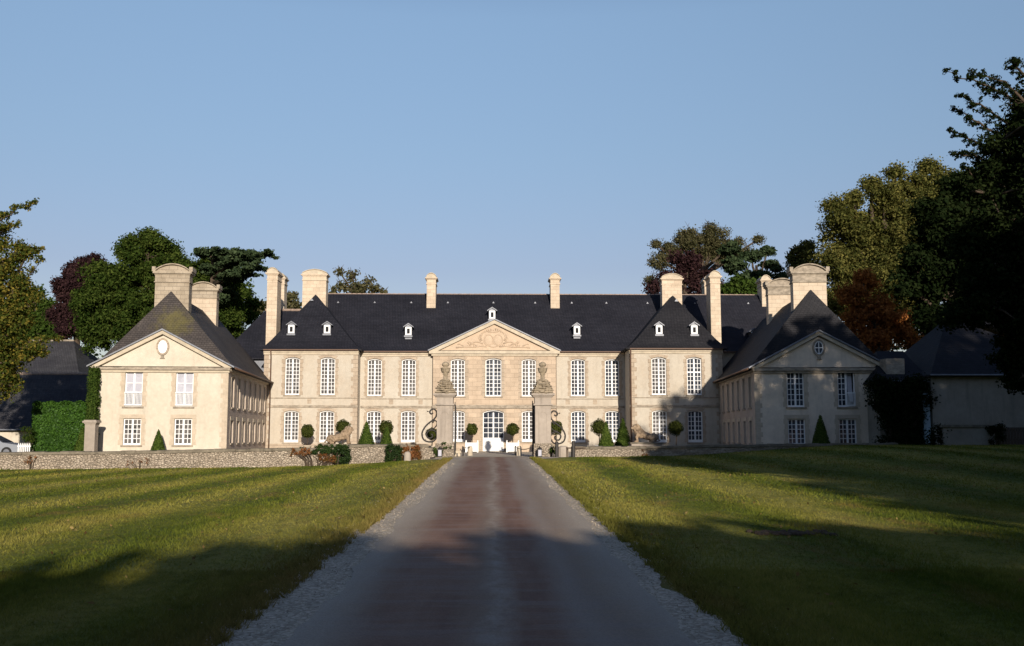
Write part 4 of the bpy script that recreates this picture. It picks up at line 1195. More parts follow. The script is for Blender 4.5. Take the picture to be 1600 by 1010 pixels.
# ---------------------------------------------------------------- gate
def gate_pier(label, u, cu, seed):
    Y = 60.0; x = X(u, Y, 660); zb = 0.43
    t = thing('gate_pier', label, 'gate pier', (x, Y, zb), group=None)
    w = 0.46
    b = MB(); b.box(x - 0.54, x + 0.54, Y - 0.54, Y + 0.54, 0.25, Z(693, Y)); b.build('base', M['rubble'], t)
    s = MB(); s.box(x - w, x + w, Y - w, Y + w, Z(693, Y), Z(634, Y)); 
    so_ = s.build('shaft', M['pier'], t)
    q = MB(); K = 10; pw = 0.26; z0, z1 = Z(688, Y), Z(650, Y)
    arcp = [(x + pw * math.cos(a), z1 + pw * math.sin(a)) for a in np.linspace(0, math.pi, K)]
    inn = [(x + (pw - .05) * math.cos(a), z1 + (pw - .05) * math.sin(a)) for a in np.linspace(0, math.pi, K)]
    q.prism([(x + pw - .05, z0), (x + pw, z0)] + arcp + [(x - pw, z0), (x - pw + .05, z0)] + inn[::-1], Y - w - 0.025, Y - w + 0.02)
    q.build('panel_moulding', M['pier'], so_)
    c = MB(); z = Z(634, Y)
    for e, h in ((0.10, 0.09), (0.02, 0.36), (0.05, 0.06), (0.14, 0.08), (0.22, 0.10)):
        c.box(x - w - e, x + w + e, Y - w - e, Y + w + e, z, z + h); z += h
    c.build('capital', M['pier'], t)
    r = np.random.default_rng(seed); m2 = MB()
    zt = Z(595, Y); n = 8
    for k in range(n):
        f = k / (n - 1); e = 0.74 * (1 - f) ** 0.8 + 0.22 * f
        a = z + (zt - z) * f; hh = (zt - z) / n
        for _ in range(9):
            an = r.uniform(0, 6.28); m2.ell((x + math.cos(an) * e * 0.72, Y + math.sin(an) * e * 0.72, a), (r.uniform(.12, .25), r.uniform(.12, .25), hh * r.uniform(.5, .9)), 7, 5, Matrix.Rotation(r.uniform(0, 3), 3, 'Z'))
        m2.box(x - e * 0.8, x + e * 0.8, Y - e * 0.8, Y + e * 0.8, a - hh * .5, a + hh * 0.3)
    m2.build('weathered_cap', M['mossy'], t)
    u_ = MB(); zt0 = zt - 0.05; H = Z(565.5, Y) - zt0
    u_.lathe((x + cu, Y, zt0), [(0.22, 0), (0.22, .10 * H), (0.13, .13 * H), (0.12, .32 * H), (0.17, .36 * H), (0.14, .40 * H), (0.22, .45 * H), (0.27, .55 * H), (0.27, .64 * H), (0.29, .65 * H), (0.29, .69 * H), (0.12, .71 * H),
                                (0.11, .73 * H), (0.19, .78 * H), (0.22, .86 * H), (0.17, .94 * H), (0.05, 1.0 * H)], 14)
    u_.build('urn', M['mossy'], t, True)
    return t, x
g1, xg1 = gate_pier('left stone gate pier with mossy cap and urn', 695.5, 0.0, 11)
g2, xg2 = gate_pier('right stone gate pier with mossy cap and urn', 848, 0.0, 12)

def catmull(pts, k=6):
    out = []; n = len(pts)
    for i in range(n - 1):
        p0, p1, p2, p3 = pts[max(i - 1, 0)], pts[i], pts[i + 1], pts[min(i + 2, n - 1)]
        for j in range(k):
            t = j / k
            out.append(tuple(0.5 * ((2 * p1[d]) + (-p0[d] + p2[d]) * t + (2 * p0[d] - 5 * p1[d] + 4 * p2[d] - p3[d]) * t * t + (-p0[d] + 3 * p1[d] - 3 * p2[d] + p3[d]) * t ** 3) for d in range(2)))
    out.append(pts[-1]); return out
SC1 = [(195, 560), (180, 570), (168, 555), (180, 535), (205, 530), (225, 555), (220, 590), (195, 620), (155, 650), (120, 690), (103, 735), (115, 780), (150, 800), (195, 798), (222, 765), (222, 725), (195, 705), (160, 710), (140, 740), (155, 770), (185, 765), (190, 745), (178, 738)]
SC2 = [(195, 645), (198, 632), (212, 624), (227, 640), (222, 668), (200, 690), (165, 700)]
def scroll(label, mirror, dv):
    Y = 60.0
    def w(p):
        u = 640 + p[0] / 5.32; v = 540 + p[1] / 5.32 + dv
        if mirror: u = 1542.5 - u
        q = P(u, v, Y); return (q.x, q.y, q.z)
    q = w((165, 800))
    t = thing('iron_scroll', label, 'iron scrollwork', (q[0], Y, q[2]))
    for pts, r_ in ((SC1, 0.046), (SC2, 0.036)):
        mb = MB(); c = [w(p) for p in catmull(pts)]; mb.tube(c, r_, 6)
        if pts is SC1:
            for k in range(40, 92, 7):
                a = Vector(c[k]); b = Vector(c[k + 1]); d = (b - a).normalized(); nn = Vector((d.z, 0, -d.x)) * (-1 if mirror else 1)
                mb.tube([a, a - nn * 0.10 + d * .03], [0.025, 0.008], 4)
            a = w((150, 548)); mb.ell(a, 0.04, 6, 4); mb.tube([w((168, 552)), a], 0.015, 4)
        mb.build('scroll_bar', M['iron'], t, True)
    mb = MB(); a = w((231, 560)); b = w((231, 800)); mb.tube([a, b], 0.03, 5); mb.build('upright', M['iron'], t)
scroll('wrought iron scroll bracing the outer side of the left gate pier', False, 0)
scroll('wrought iron scroll bracing the outer side of the right gate pier', True, 3)

def gate_leaf(label, xh, sgn, vtop):
    zb, zt = 0.50, Z(vtop, 60)
    ang = R(90 - 5.5) if sgn > 0 else R(90 + 0.5)
    t = thing('iron_gate', label, 'gate', (xh, 60.45, zb), ang)
    L = 1.9; H = zt - zb; mb = MB()
    mb.box(0, 0.05, -0.025, 0.025, 0, H); mb.box(L - 0.05, L, -0.025, 0.025, 0, H - 0.25)
    for z in (0.08, 0.95, H - 0.45): mb.box(0.051, L - 0.051, -0.02, 0.02, z, z + 0.05)
    mb.build('frame', M['iron'], t, world=False)
    for k in range(1, 14):
        x = L * k / 14; mb = MB(); mb.tube([(x, 0, 0.1), (x, 0, H - 0.28 + 0.0 * k)], 0.014, 5); mb.tube([(x, 0, H - 0.28), (x, 0, H - 0.12)], [0.024, 0.003], 5)
        mb.build('bar', M['iron'], t, world=False)
gate_leaf('open iron gate leaf swung back beside the left pier', xg1 + 0.56, -1, 628)
gate_leaf('open iron gate leaf swung back beside the right pier', xg2 - 0.58, 1, 626)

def lantern(label, u, Y=58.9):
    x = X(u, Y, 706); zb = 0.46
    t = thing('lantern', label, 'lantern', (x, Y, zb)); w = 0.13
    f = MB()
    f.box(x - w, x + w, Y - w, Y + w, zb, zb + .04); f.box(x - w, x + w, Y - w, Y + w, zb + .40, zb + .43)
    for a in (-1, 1):
        for b in (-1, 1): f.box(x + a * w * .85 - .015, x + a * w * .85 + .015, Y + b * w * .85 - .015, Y + b * w * .85 + .015, zb + .04, zb + .40)
    f.lathe((x, Y, zb + .43), [(w * 1.25, 0), (w * .5, .10), (.03, .13), (.03, .18)], 8)
    f.build('frame', M['iron'], t)
    g_ = MB(); g_.box(x - w * .75, x + w * .75, Y - w * .75, Y + w * .75, zb + .045, zb + .395); g_.build('glass', M['curtain'], t)
lantern('small lantern on the ground at the foot of the left gate pier', 687.5)
lantern('small lantern on the ground at the foot of the right gate pier', 843.5)

def bollard(label, u, v0, v1, Y, w=0.09, m='iron', cat='post', name='iron_post', group=None, rnd=False):
    x = X(u, Y, (v0 + v1) / 2); zt = Z(v0, Y); zb = ground_at(x, Y) if Y < 58.6 else 0.42
    mb = MB()
    if rnd: mb.lathe((x, Y, zb - .05), [(w * 1.05, 0), (w, (zt - zb) * .8), (w * .85, zt - zb), (w * .5, zt - zb + .05)], 12)
    else: mb.lathe((x, Y, zb - .05), [(w, 0), (w, zt - zb - .02), (w * .7, zt - zb + .05)], 6)
    tag(mb.build(name, M[m]), label, cat, group)
    return x, zt
bollard('black post on the lawn edge nearest the right gate pier', 870, 690, 714, 58.2, 0.10)
bollard('black post on the lawn edge, second from the right gate pier', 896, 689, 713, 58.2, 0.10)
bollard('round grey stone stump beside the right gate pier', 880, 697, 713, 58.7, 0.30, 'pier', 'stone stump', 'stone_stump', rnd=True)
bollard('grey stone stump in front of the red creeper', 636.5, 706, 722, 57.0, 0.19, 'pier', 'stone stump', 'stone_stump', rnd=True)
a1 = bollard('thin black post just inside the gate on the left', 723.5, 698, 712, 62.5, 0.045)
bollard('pale stone bollard just inside the gate on the left', 734.5, 697, 712, 64, 0.16, 'cornice', 'bollard', 'stone_bollard', rnd=True)
a2 = bollard('thin black post just inside the gate on the right', 805, 697, 712, 64.5, 0.045)
bollard('pale stone bollard just inside the gate on the right', 811, 697, 712, 64, 0.16, 'cornice', 'bollard', 'stone_bollard', rnd=True)
mb = MB(); xa, za = a2; xb = xg2 - 0.75
mb.tube([(xa + (xb - xa) * k / 10, 64.5 - 3.5 * k / 10, za - 0.02 + (0.95 - za) * k / 10 - 0.15 * math.sin(math.pi * k / 10)) for k in range(11)], 0.022, 5)
tag(mb.build('chain', M['iron']), 'drooping black chain from the thin post to the right gate leaf', 'chain')
mb = MB(); xa, za = a1
mb.tube([(xa + (-0.0 + .42) * k / 8, 62.5 + 1.5 * k / 8, za - .03 - .06 * math.sin(math.pi * k / 8)) for k in range(9)], 0.02, 5)
tag(mb.build('chain', M['iron']), 'short black chain between thin post and pale bollard left of the door', 'chain')
mb = MB(); x0 = X(886, 58.25); x1 = X(915, 58.25)
t = thing('wooden_rail', 'low wooden rail behind the black posts right of the gate', 'rail', ((x0 + x1) / 2, 58.5, 0.45))
mb.box(x0, x1, 58.30, 58.38, 0.92, 1.0); mb.build('rail', M['wood'], t)
for xx in (x0, x1): q = MB(); q.box(xx - .04, xx + .04, 58.39, 58.46, 0.3, 1.02); q.build('post', M['wood'], t)
t = thing('stone_bench', 'low pale stone slab seat just inside the left gate pier', 'bench', (X(715, 62), 62, 0.42))
mb = MB(); x0, x1 = X(709, 62.2), X(721, 62.2); mb.box(x0, x1, 62, 62.5, 0.62, 0.76); mb.build('seat', M['cornice'], t)
for xx in (x0 + .03, x1 - .2): q = MB(); q.box(xx, xx + .15, 62.05, 62.45, 0.42, 0.618); q.build('leg', M['cornice'], t)

# ---------------------------------------------------------------- clipped plants
def shell_leaves(fn, n, size, r):
    pos, nrm = fn(n, r)
    return leaf_arrays(pos, nrm + r.normal(size=nrm.shape) * 0.45, size, r), r.uniform(0, 1, n)
def sphere_fn(c, rad):
    def f(n, r):
        d = r.normal(size=(n, 3)); d /= np.linalg.norm(d, axis=1, keepdims=True)
        lump = 1 + 0.06 * np.sin(d[:, :1] * 7 + c[0]) + 0.05 * np.sin(d[:, 2:3] * 9 + c[1])
        return np.array(c) + d * rad * lump * r.uniform(0.84, 1.10, (n, 1)), d
    return f
def cone_fn(x, y, zb, zt, rad):
    def f(n, r):
        t = 1 - np.sqrt(r.uniform(0, 1, n)); a = r.uniform(0, 2 * np.pi, n)
        rr = rad * (1 - t) ** 0.9 * r.uniform(0.93, 1.03, n) + 0.02
        pos = np.stack([x + rr * np.cos(a), y + rr * np.sin(a), zb + (zt - zb) * t], 1)
        return pos, np.stack([np.cos(a), np.sin(a), np.full(n, 0.4)], 1)
    return f
def ball_tree(label, u, v, rp, Y, planter=None, seed=1):
    r = np.random.default_rng(seed)
    c = P(u, v, Y); rad = rp * Y / F; zb = 0.42
    t = thing('ball_tree', label, 'topiary', (c.x, Y, zb))
    vv, ti = shell_leaves(sphere_fn((c.x, c.y, c.z), rad), 1500, 0.10, r)
    np_obj('foliage', vv, 4, M['lf_box'], ti, t)
    mb = MB(); mb.ell((c.x, c.y, c.z), rad * 0.86, 14, 9); mb.build('inner_foliage', M['lf_box'], t)
    ph = 0.72 if planter == 'box' else 0.55
    mb = MB(); mb.tube([(c.x, Y, zb + ph - .1), (c.x + .02, Y, (zb + ph + c.z - rad) / 2), (c.x, Y, c.z)], 0.035, 6); mb.build('stem', M['bark'], t)
    if planter == 'box':
        w = 0.43; mb = MB(); mb.box(c.x - w, c.x + w, Y - w, Y + w, zb + .06, zb + .72)
        o = mb.build('planter', M['white'], t)
        q = MB()
        for a in (-1, 1):
            for b in (-1, 1):
                q.box(c.x + a * w - .045, c.x + a * w + .045, Y + b * w - .045, Y + b * w + .045, zb, zb + .80); q.ell((c.x + a * w, Y + b * w, zb + .85), .05, 8, 6)
        q.build('corner_post', M['white'], o)
        q = MB(); q.box(c.x - w + .05, c.x + w - .05, Y - w + .05, Y + w - .05, zb + .721, zb + .735); q.build('soil', M['bark'], o)
    else:
        mb = MB(); mb.lathe((c.x, Y, zb), [(0.20, 0), (0.30, .45), (0.33, .46), (0.33, .53), (0.27, .53), (0.25, .48)], 14)
        mb.build('planter', M['cornice' if planter != 'white' else 'white'], t, True)
    return t
def cone_tree(label, u, vt, vb, hw, Y, seed=1, zb=0.42):
    r = np.random.default_rng(seed); x = X(u, Y, (vt + vb) / 2); zt = Z(vt, Y); rad = hw * Y / F * (zt - zb) / max(zt - Z(vb, Y), 0.3)
    t = thing('cone_topiary', label, 'topiary', (x, Y, zb))
    vv, ti = shell_leaves(cone_fn(x, Y, zb, zt, rad), 2600, 0.085, r)
    np_obj('foliage', vv, 4, M['lf_yew'], ti, t)
    mb = MB(); mb.lathe((x, Y, zb), [(rad * .93, 0), (rad * .5, (zt - zb) * .48), (0.02, (zt - zb) * .97)], 14); mb.build('inner_foliage', M['lf_yew'], t)
    mb = MB(); mb.tube([(x, Y, zb - .1), (x, Y, zb + .5)], 0.05, 6); mb.build('stem', M['bark'], t)
ball_tree('clipped ball tree before the leftmost lower windows of the left pavilion', 480.5, 674, 10, 75.2, seed=1)
ball_tree('clipped ball tree rising behind the left stone lion', 536, 667, 10.5, 74.5, seed=2)
ball_tree('clipped ball tree behind the smaller cone, left of the gate', 603.5, 669, 11, 75, seed=3)
ball_tree('clipped ball tree seen through the left iron scroll', 675, 678, 9, 72, seed=4)
ball_tree('clipped ball tree in a white planter left of the front door', 737.5, 671, 8.7, 76.3, 'box', seed=5)
ball_tree('clipped ball tree in a white planter right of the front door', 801, 671, 9, 76.3, 'box', seed=6)
ball_tree('clipped ball tree seen through the right iron scroll', 868.5, 668.5, 10.5, 72, seed=7)
ball_tree('clipped ball tree in a white pot beside two cones, right of the gate', 936, 668, 12, 74, 'white', seed=8)
ball_tree('clipped ball tree standing alone in shade before the right pavilion', 1056, 669, 11, 72.5, seed=9)
cone_tree('tall clipped cone between left lion and the gate', 572.5, 657, 693, 11.5, 65, 1)
cone_tree('smaller clipped cone in front of a ball tree, left of the gate', 604, 665, 693, 8.5, 64, 2)
cone_tree('clipped cone left of the taller cone, right of the gate', 947, 658, 694, 10.5, 64, 3)
cone_tree('taller clipped cone close to the right stone lion', 973.5, 652, 694, 12, 65, 4)
cone_tree('small clipped cone against the front of the sunlit wing', 247.5, 671.5, 703, 9.5, 59.3, 5)
cone_tree('clipped cone in shadow between the hedge and the stone pillar', 128.5, 667, 705, 11, 60.2, 6)
cone_tree('tall dark clipped cone against the front of the shaded wing', 1282, 647, 694, 13, 59.3, 7, 0.9)

# hedge block
def box_leaves(label, name, cat, x0, x1, y0, y1, z0, z1, n, size, m, seed=1, round_=0.0):
    r = np.random.default_rng(seed)
    t = thing(name, label, cat, ((x0 + x1) / 2, (y0 + y1) / 2, z0))
    ar = [(x1 - x0) * (z1 - z0), (y1 - y0) * (z1 - z0), (y1 - y0) * (z1 - z0), (x1 - x0) * (y1 - y0)]
    k = r.choice(4, n, p=np.array(ar) / sum(ar)); a = r.uniform(0, 1, n); b = r.uniform(0, 1, n); dep = r.uniform(-.12, .05, n)
    dep = dep + 0.05 * np.sin(a * 23 + b * 9) + 0.04 * np.sin(b * 31)
    pos = np.zeros((n, 3)); nr = np.zeros((n, 3))
    f = k == 0; pos[f] = np.stack([x0 + a[f] * (x1 - x0), y0 - dep[f], z0 + b[f] * (z1 - z0)], 1); nr[f] = (0, -1, 0.2)
    f = k == 1; pos[f] = np.stack([x0 - dep[f], y0 + a[f] * (y1 - y0), z0 + b[f] * (z1 - z0)], 1); nr[f] = (-1, 0, 0.2)
    f = k == 2; pos[f] = np.stack([x1 + dep[f], y0 + a[f] * (y1 - y0), z0 + b[f] * (z1 - z0)], 1); nr[f] = (1, 0, 0.2)
    f = k == 3; pos[f] = np.stack([x0 + a[f] * (x1 - x0), y0 + b[f] * (y1 - y0), z1 + dep[f]], 1); nr[f] = (0, -0.2, 1)
    v = leaf_arrays(pos, nr + r.normal(size=nr.shape) * 0.55, size, r)
    np_obj('foliage', v, 4, M[m], r.uniform(0, 1, n), t)
    mb = MB(); mb.box(x0 + .12, x1 - .12, y0 + .12, y1 - .12, z0, z1 - .12); mb.build('inner_foliage', M[m], t)
    return t
box_leaves('large square-clipped bright green hedge left of the sunlit wing', 'hedge', 'hedge', X(51, 63), X(134, 63), 63, 66, 0.3, Z(630, 63), 15000, 0.15, 'lf_hedge', 3)
box_leaves('upright green ivy column on the corner of the sunlit wing', 'ivy', 'ivy', X(138, 60), X(151.5, 60), 59.75, 60.3, 0.3, Z(577, 60), 5000, 0.12, 'lf_fresh', 4)
t = thing('stone_pillar', 'squat stone pillar with square cap at the left corner of the sunlit wing', 'pillar', (X(146.5, 58.6), 58.6, 0.0))
x_ = X(143.5, 58.6); mb = MB(); mb.box(x_ - .29, x_ + .29, 58.45, 58.95, -0.1, Z(663, 58.6)); mb.build('shaft', M['pier'], t)
mb = MB(); z_ = Z(663, 58.6); mb.box(x_ - .33, x_ + .33, 58.41, 58.99, z_ + .002, z_ + .07); mb.box(x_ - .40, x_ + .40, 58.34, 59.06, z_ + .07, z_ + .18); mb.box(x_ - .34, x_ + .34, 58.40, 59.0, z_ + .18, z_ + .23); mb.build('cap', M['pier'], t)

def blob_leaves(name, label, cat, blobs, leaf, size, per, seed=1, asp=1.0, group=None, base=None):
    """blobs: (x,y,z,r)"""
    r = np.random.default_rng(seed); C = np.array([b[:3] for b in blobs]); RR = np.array([b[3] for b in blobs])
    x, y = C[:, 0].mean(), C[:, 1].mean()
    t = thing(name, label, cat, (x, y, C[:, 2].min() - 0.1), group=group)
    v, ti = clump_leaves(C, RR, per, size, 0.9, r)
    np_obj('foliage', v, 4, leaf, ti, t)
    mb = MB(); z0 = C[:, 2].min() - .3
    for b in blobs[::3]: mb.tube([(x + (b[0] - x) * .4, b[1] + .1, z0), ((x + b[0]) / 2, b[1] + .08, (z0 + b[2]) / 2), b[:3]], [.03, .02, .01], 4)
    mb.build('stem', M['bark'], t)
    return t
def patch(u0, u1, v0, v1, Y, n, r0, seed):
    r = np.random.default_rng(seed); out = []
    for _ in range(n):
        q = P(r.uniform(u0, u1), r.uniform(v0, v1), Y); out.append((q.x, q.y + r.uniform(-.1, .1), q.z, r0 * r.uniform(.6, 1.2)))
    return out
blob_leaves('ivy', 'dark ivy mass draped over the end of the long left wall', 'ivy', patch(522, 545, 698, 722, 56.5, 60, 0.22, 1) + patch(495, 540, 697, 707, 55.9, 44, 0.15, 2) + patch(470, 520, 700, 708, 55.6, 30, 0.12, 5), M['lf_ivy'], 0.10, 60, 1)
blob_leaves('creeper', 'reddish creeper patches on the sunny wall left of the dark ivy', 'creeper', patch(455, 485, 700, 712, 55.15, 26, 0.10, 3) + patch(498, 524, 708, 722, 55.6, 30, 0.12, 4), M['lf_creeper'], 0.07, 34, 2)
blob_leaves('ivy', 'green ivy clump on the wall left of the red creeper', 'ivy', patch(603, 626, 696, 720, 57.3, 50, 0.16, 6), M['lf_ivy'], 0.09, 50, 3)
blob_leaves('creeper', 'orange-red creeper on the wall near the left gate pier', 'creeper', patch(624, 656, 696, 718, 57.7, 50, 0.14, 7), M['lf_creeper'], 0.09, 45, 4)
blob_leaves('weeds', 'green weeds at the foot of the left gate pier', 'weeds', patch(679, 690, 700, 713, 59.1, 12, 0.16, 8) + patch(690, 706, 690, 700, 59.25, 5, .1, 12), M['lf_fresh'], 0.07, 40, 5)
blob_leaves('weeds', 'bright green weeds at the foot of the right gate pier', 'weeds', patch(861, 868, 696, 708, 59.2, 9, 0.17, 9), M['lf_fresh'], 0.08, 40, 6)
blob_leaves('creeper', 'small dry creeper tuft on the wall below the parked car', 'creeper', patch(38, 56, 712, 724, 51.9, 8, 0.13, 10), M['lf_creeper'], 0.06, 22, 7)
blob_leaves('creeper', 'small brown creeper tuft low on the long wall near the stone pillar', 'creeper', patch(195, 232, 716, 727, 53.0, 8, 0.12, 11), M['lf_creeper'], 0.06, 16, 8)
blob_leaves('creeper', 'brown creeper stem on the wall below the right stone lion', 'creeper', patch(1004, 1012, 698, 712, 57.65, 7, 0.12, 13), M['lf_creeper'], 0.06, 22, 9)
blob_leaves('ivy', 'huge dark ivy mass covering the low outbuilding beside the shaded wing', 'ivy', patch(1362, 1452, 594, 640, 58.0, 90, 0.55, 14) + patch(1378, 1440, 640, 692, 58.1, 60, 0.5, 15), M['lf_shade_dark'], 0.16, 90, 10)
blob_leaves('shrub', 'dark shrub at the left end of the low pale wall', 'shrub', patch(1452, 1478, 668, 692, 55.3, 20, 0.35, 16), M['lf_shade_dark'], 0.12, 60, 11)
blob_leaves('shrub', 'dark shrub between the low pale wall and the wooden gate', 'shrub', patch(1548, 1568, 664, 690, 54.8, 16, 0.3, 17), M['lf_shade_dark'], 0.12, 60, 12)
blob_leaves('shrub', 'small dark shrub in front of the hedge beside the white fence', 'shrub', patch(36, 50, 670, 692, 62.3, 12, 0.25, 18), M['lf_oak'], 0.11, 50, 13)

# ---------------------------------------------------------------- stone lions
def lion(label, u, Y, sgn, zb, sc=1.0):
    x0 = X(u, Y); t = thing('stone_lion', label, 'statue', (x0, Y, zb))
    m = MB()
    def E(x, y, z, rx, ry, rz, rot=0.0):
        m.ell((x * sgn, y, z), (rx, ry, rz), 14, 10, Matrix.Rotation(-sgn * rot, 3, 'Y'))
    def L(pts, rad):
        m.tube([(a * sgn, b, c) for a, b, c in pts], rad, 9)
    # +x is the head end
    E(-0.05, 0, 0.42, 0.60, 0.24, 0.24, 0.28); E(-0.52, 0, 0.32, 0.33, 0.27, 0.28, 0.0); E(0.38, 0, 0.60, 0.36, 0.26, 0.34, 0.5)
    E(0.56, 0, 0.86, 0.27, 0.25, 0.30, 0.3); E(0.68, 0, 0.98, 0.19, 0.17, 0.19); E(0.84, 0, 0.92, 0.12, 0.10, 0.09); E(0.60, 0.14, 1.15, 0.05, 0.04, 0.06); E(0.60, -0.14, 1.15, 0.05, 0.04, 0.06)
    for s in (-1, 1):
        L([(0.50, s * .16, 0.62), (0.60, s * .19, 0.34), (0.58, s * .20, 0.08)], [0.15, 0.10, 0.08]); E(0.64, s * .20, 0.06, 0.13, 0.08, 0.06)
        L([(-0.55, s * .20, 0.35), (-0.30, s * .25, 0.20), (-0.58, s * .25, 0.10)], [0.20, 0.13, 0.07]); E(-0.42, s * .25, 0.055, 0.17, 0.08, 0.055)
    L([(-0.80, 0, 0.25), (-0.98, 0.05, 0.12), (-0.80, 0.25, 0.06), (-0.55, 0.36, 0.06)], [0.06, 0.045, 0.04, 0.05])
    for k in range(26):
        a = random.uniform(0, 6.28); b = random.uniform(-.25, .3)
        E(0.50 + b * .4 + 0.05 * math.cos(a), 0.22 * math.cos(a), 0.82 + 0.25 * math.sin(a) + b * .3, 0.09, 0.08, 0.12, random.uniform(-1, 1))
    m.v = [(a * sc, b * sc, c * sc) for a, b, c in m.v]
    o = m.build('body', M['statue'], t, True, world=False)
    rm = o.modifiers.new('remesh', 'REMESH'); rm.mode = 'VOXEL'; rm.voxel_size = 0.03; rm.use_smooth_shade = True
    tx = bpy.data.textures.new('erosion', 'CLOUDS'); tx.noise_scale = 0.16; tx.noise_depth = 3
    dm = o.modifiers.new('erosion', 'DISPLACE'); dm.texture = tx; dm.strength = 0.10; dm.mid_level = 0.5
    p = MB(); p.box(-1.0 * sc, 1.0 * sc, -0.45, 0.45, -0.75, -0.08); p.build('plinth', M['pier'], t, world=False)
    p = MB(); p.box(-1.08 * sc, 1.08 * sc, -0.52, 0.52, -0.078, 0.0); p.build('plinth_top', M['coping'], t, world=False)
lion('weathered crouching stone lion with head to the right, left of the gate', 531, 60.6, 1, Z(694, 60.6), 0.90)
lion('weathered crouching stone lion with head to the left, right of the gate', 1008, 60.6, -1, Z(691.5, 60.6), 0.90)

# ---------------------------------------------------------------- parked car, white fence
def car(label, xc, Y, zb):
    t = thing('parked_car', label, 'car', (xc, Y, zb)); w = 0.85
    body = [(-2.15, .35), (2.1, .32), (2.18, .55), (2.05, .78), (1.1, .92), (-1.9, .98), (-2.15, .85)]
    m = MB(); m.prism([(x + xc, z + zb) for x, z in body], Y - w, Y + w); m.build('body', M['car'], t)
    cab = [(-1.75, .97), (1.05, .92), (0.25, 1.36), (-0.1, 1.43), (-1.1, 1.44), (-1.5, 1.32)]
    m = MB()
    k = len(m.v); n = len(cab)
    m.v += [(x + xc, Y - w + .06, z + zb) if z < 1 else (x + xc, Y - w + .22, z + zb) for x, z in cab] + [(x + xc, Y + w - .06, z + zb) if z < 1 else (x + xc, Y + w - .22, z + zb) for x, z in cab]
    m.f += [tuple(range(n)), tuple(range(2 * n - 1, n - 1, -1))] + [(i, i + n, (i + 1) % n + n, (i + 1) % n) for i in range(n)]
    m.build('cabin', M['car'], t)
    for a, b in (((-1.45, 1.0), (-0.62, 1.0)), ((-0.55, 1.0), (0.42, 1.0))):
        m = MB(); f = a[0] < -1
        pts = [(a[0], 1.0), (b[0] + .0, 1.0), (b[0] if f else 0.05, 1.32), (-1.25 if f else a[0], 1.32)]
        m.v = [(x + xc, Y - w + (.045 if z < 1.1 else .165), z + zb) for x, z in pts] + [(x + xc, Y - w + (.10 if z < 1.1 else .22), z + zb) for x, z in pts]
        m.f = [(0, 1, 2, 3), (7, 6, 5, 4), (0, 4, 5, 1), (1, 5, 6, 2), (2, 6, 7, 3), (3, 7, 4, 0)]
        m.build('side_window', M['glass'], t)
    m = MB(); m.v = [(xc + 1.0, Y - w + .15, zb + .95), (xc + 1.0, Y + w - .15, zb + .95), (xc + .27, Y + w - .3, zb + 1.345), (xc + .27, Y - w + .3, zb + 1.345)]
    m.v = [(a + .02, b, c + .02) for a, b, c in m.v]; m.f = [(0, 1, 2, 3)]; m.build('windscreen', M['glass'], t)
    for x in (-1.35, 1.35):
        for s in (-1, 1):
            m = MB(); m.tube([(xc + x, Y + s * (w - .18), zb + .33), (xc + x, Y + s * (w + .02), zb + .33)], .33, 18); o = m.build('wheel', M['rubber'], t)
            m = MB(); m.tube([(xc + x, Y + s * (w + .01), zb + .33), (xc + x, Y + s * (w + .035), zb + .33)], .2, 14); m.build('rim', M['zinc'], o)
    for s in (-1, 1):
        m = MB(); m.ell((xc + 2.08, Y + s * .6, zb + .66), (.08, .18, .09), 10, 6); m.build('headlight', M['curtain'], t)
car('silver grey car parked behind the long wall at the left edge', X(-10, 65.5), 65.5, 0.30)
t = thing('picket_fence', 'short piece of white picket fence between the car and the hedge', 'fence', (X(40, 62), 62, 0.3))
x0 = X(31, 62)
for k in range(7): q = MB(); q.prism([(x0 + k * .11, .35), (x0 + k * .11 + .06, .35), (x0 + k * .11 + .06, 1.15), (x0 + k * .11 + .03, 1.24), (x0 + k * .11, 1.15)], 62, 62.03); q.build('picket', M['white'], t)
for z in (.55, 1.0): q = MB(); q.box(x0 - .05, x0 + .75, 62.032, 62.06, z, z + .07); q.build('rail', M['white'], t)

# ---------------------------------------------------------------- trees
def woodland(label, areas, seed, leaf='lf_oak', size=1.5, per=26):
    r = np.random.default_rng(seed); C, RR = [], []
    for (x, y, rad, H) in areas:
        for _ in range(60):
            d = r.normal(size=3); d /= np.linalg.norm(d); q = r.uniform(.6, 1)
            C.append((x + d[0] * rad * q, y + d[1] * rad * q, H / 2 + .2 + d[2] * q * (H / 2 - .2))); RR.append(rad * .26)
    v, ti = clump_leaves(C, RR, per, size, .9, r)
    o = np_obj('woodland', v, 4, M[leaf], ti); return tag(o, label, 'woodland', kind='stuff')
tree('oak_tree', 'large dark green oak rising behind the sunlit wing', 97, [(230, 450, 75), (290, 475, 65), (170, 480, 60), (240, 520, 70), (350, 500, 45), (235, 405, 48), (175, 440, 42), (285, 430, 48), (205, 500, 50), (150, 520, 36), (265, 500, 50), (140, 470, 30), (325, 425, 30), (350, 450, 34), (330, 500, 45), (232, 375, 22), (200, 390, 22), (262, 385, 20)],
     M['lf_oak'], size=0.27, per=260, cl=1.0, seed=21, trunk_r=0.7, base=(X(235, 97), 97))
tree('purple_beech', 'dark purple beech left of the large green oak', 103, [(130, 455, 42), (120, 500, 40), (150, 440, 36), (125, 425, 26), (145, 410, 18), (110, 450, 26), (135, 465, 34), (100, 490, 26), (135, 510, 34), (95, 455, 12, .5), (112, 432, 14, .5)], M['lf_purple'], size=0.25, per=220, cl=0.8, seed=22, trunk_r=0.5, bare=6)
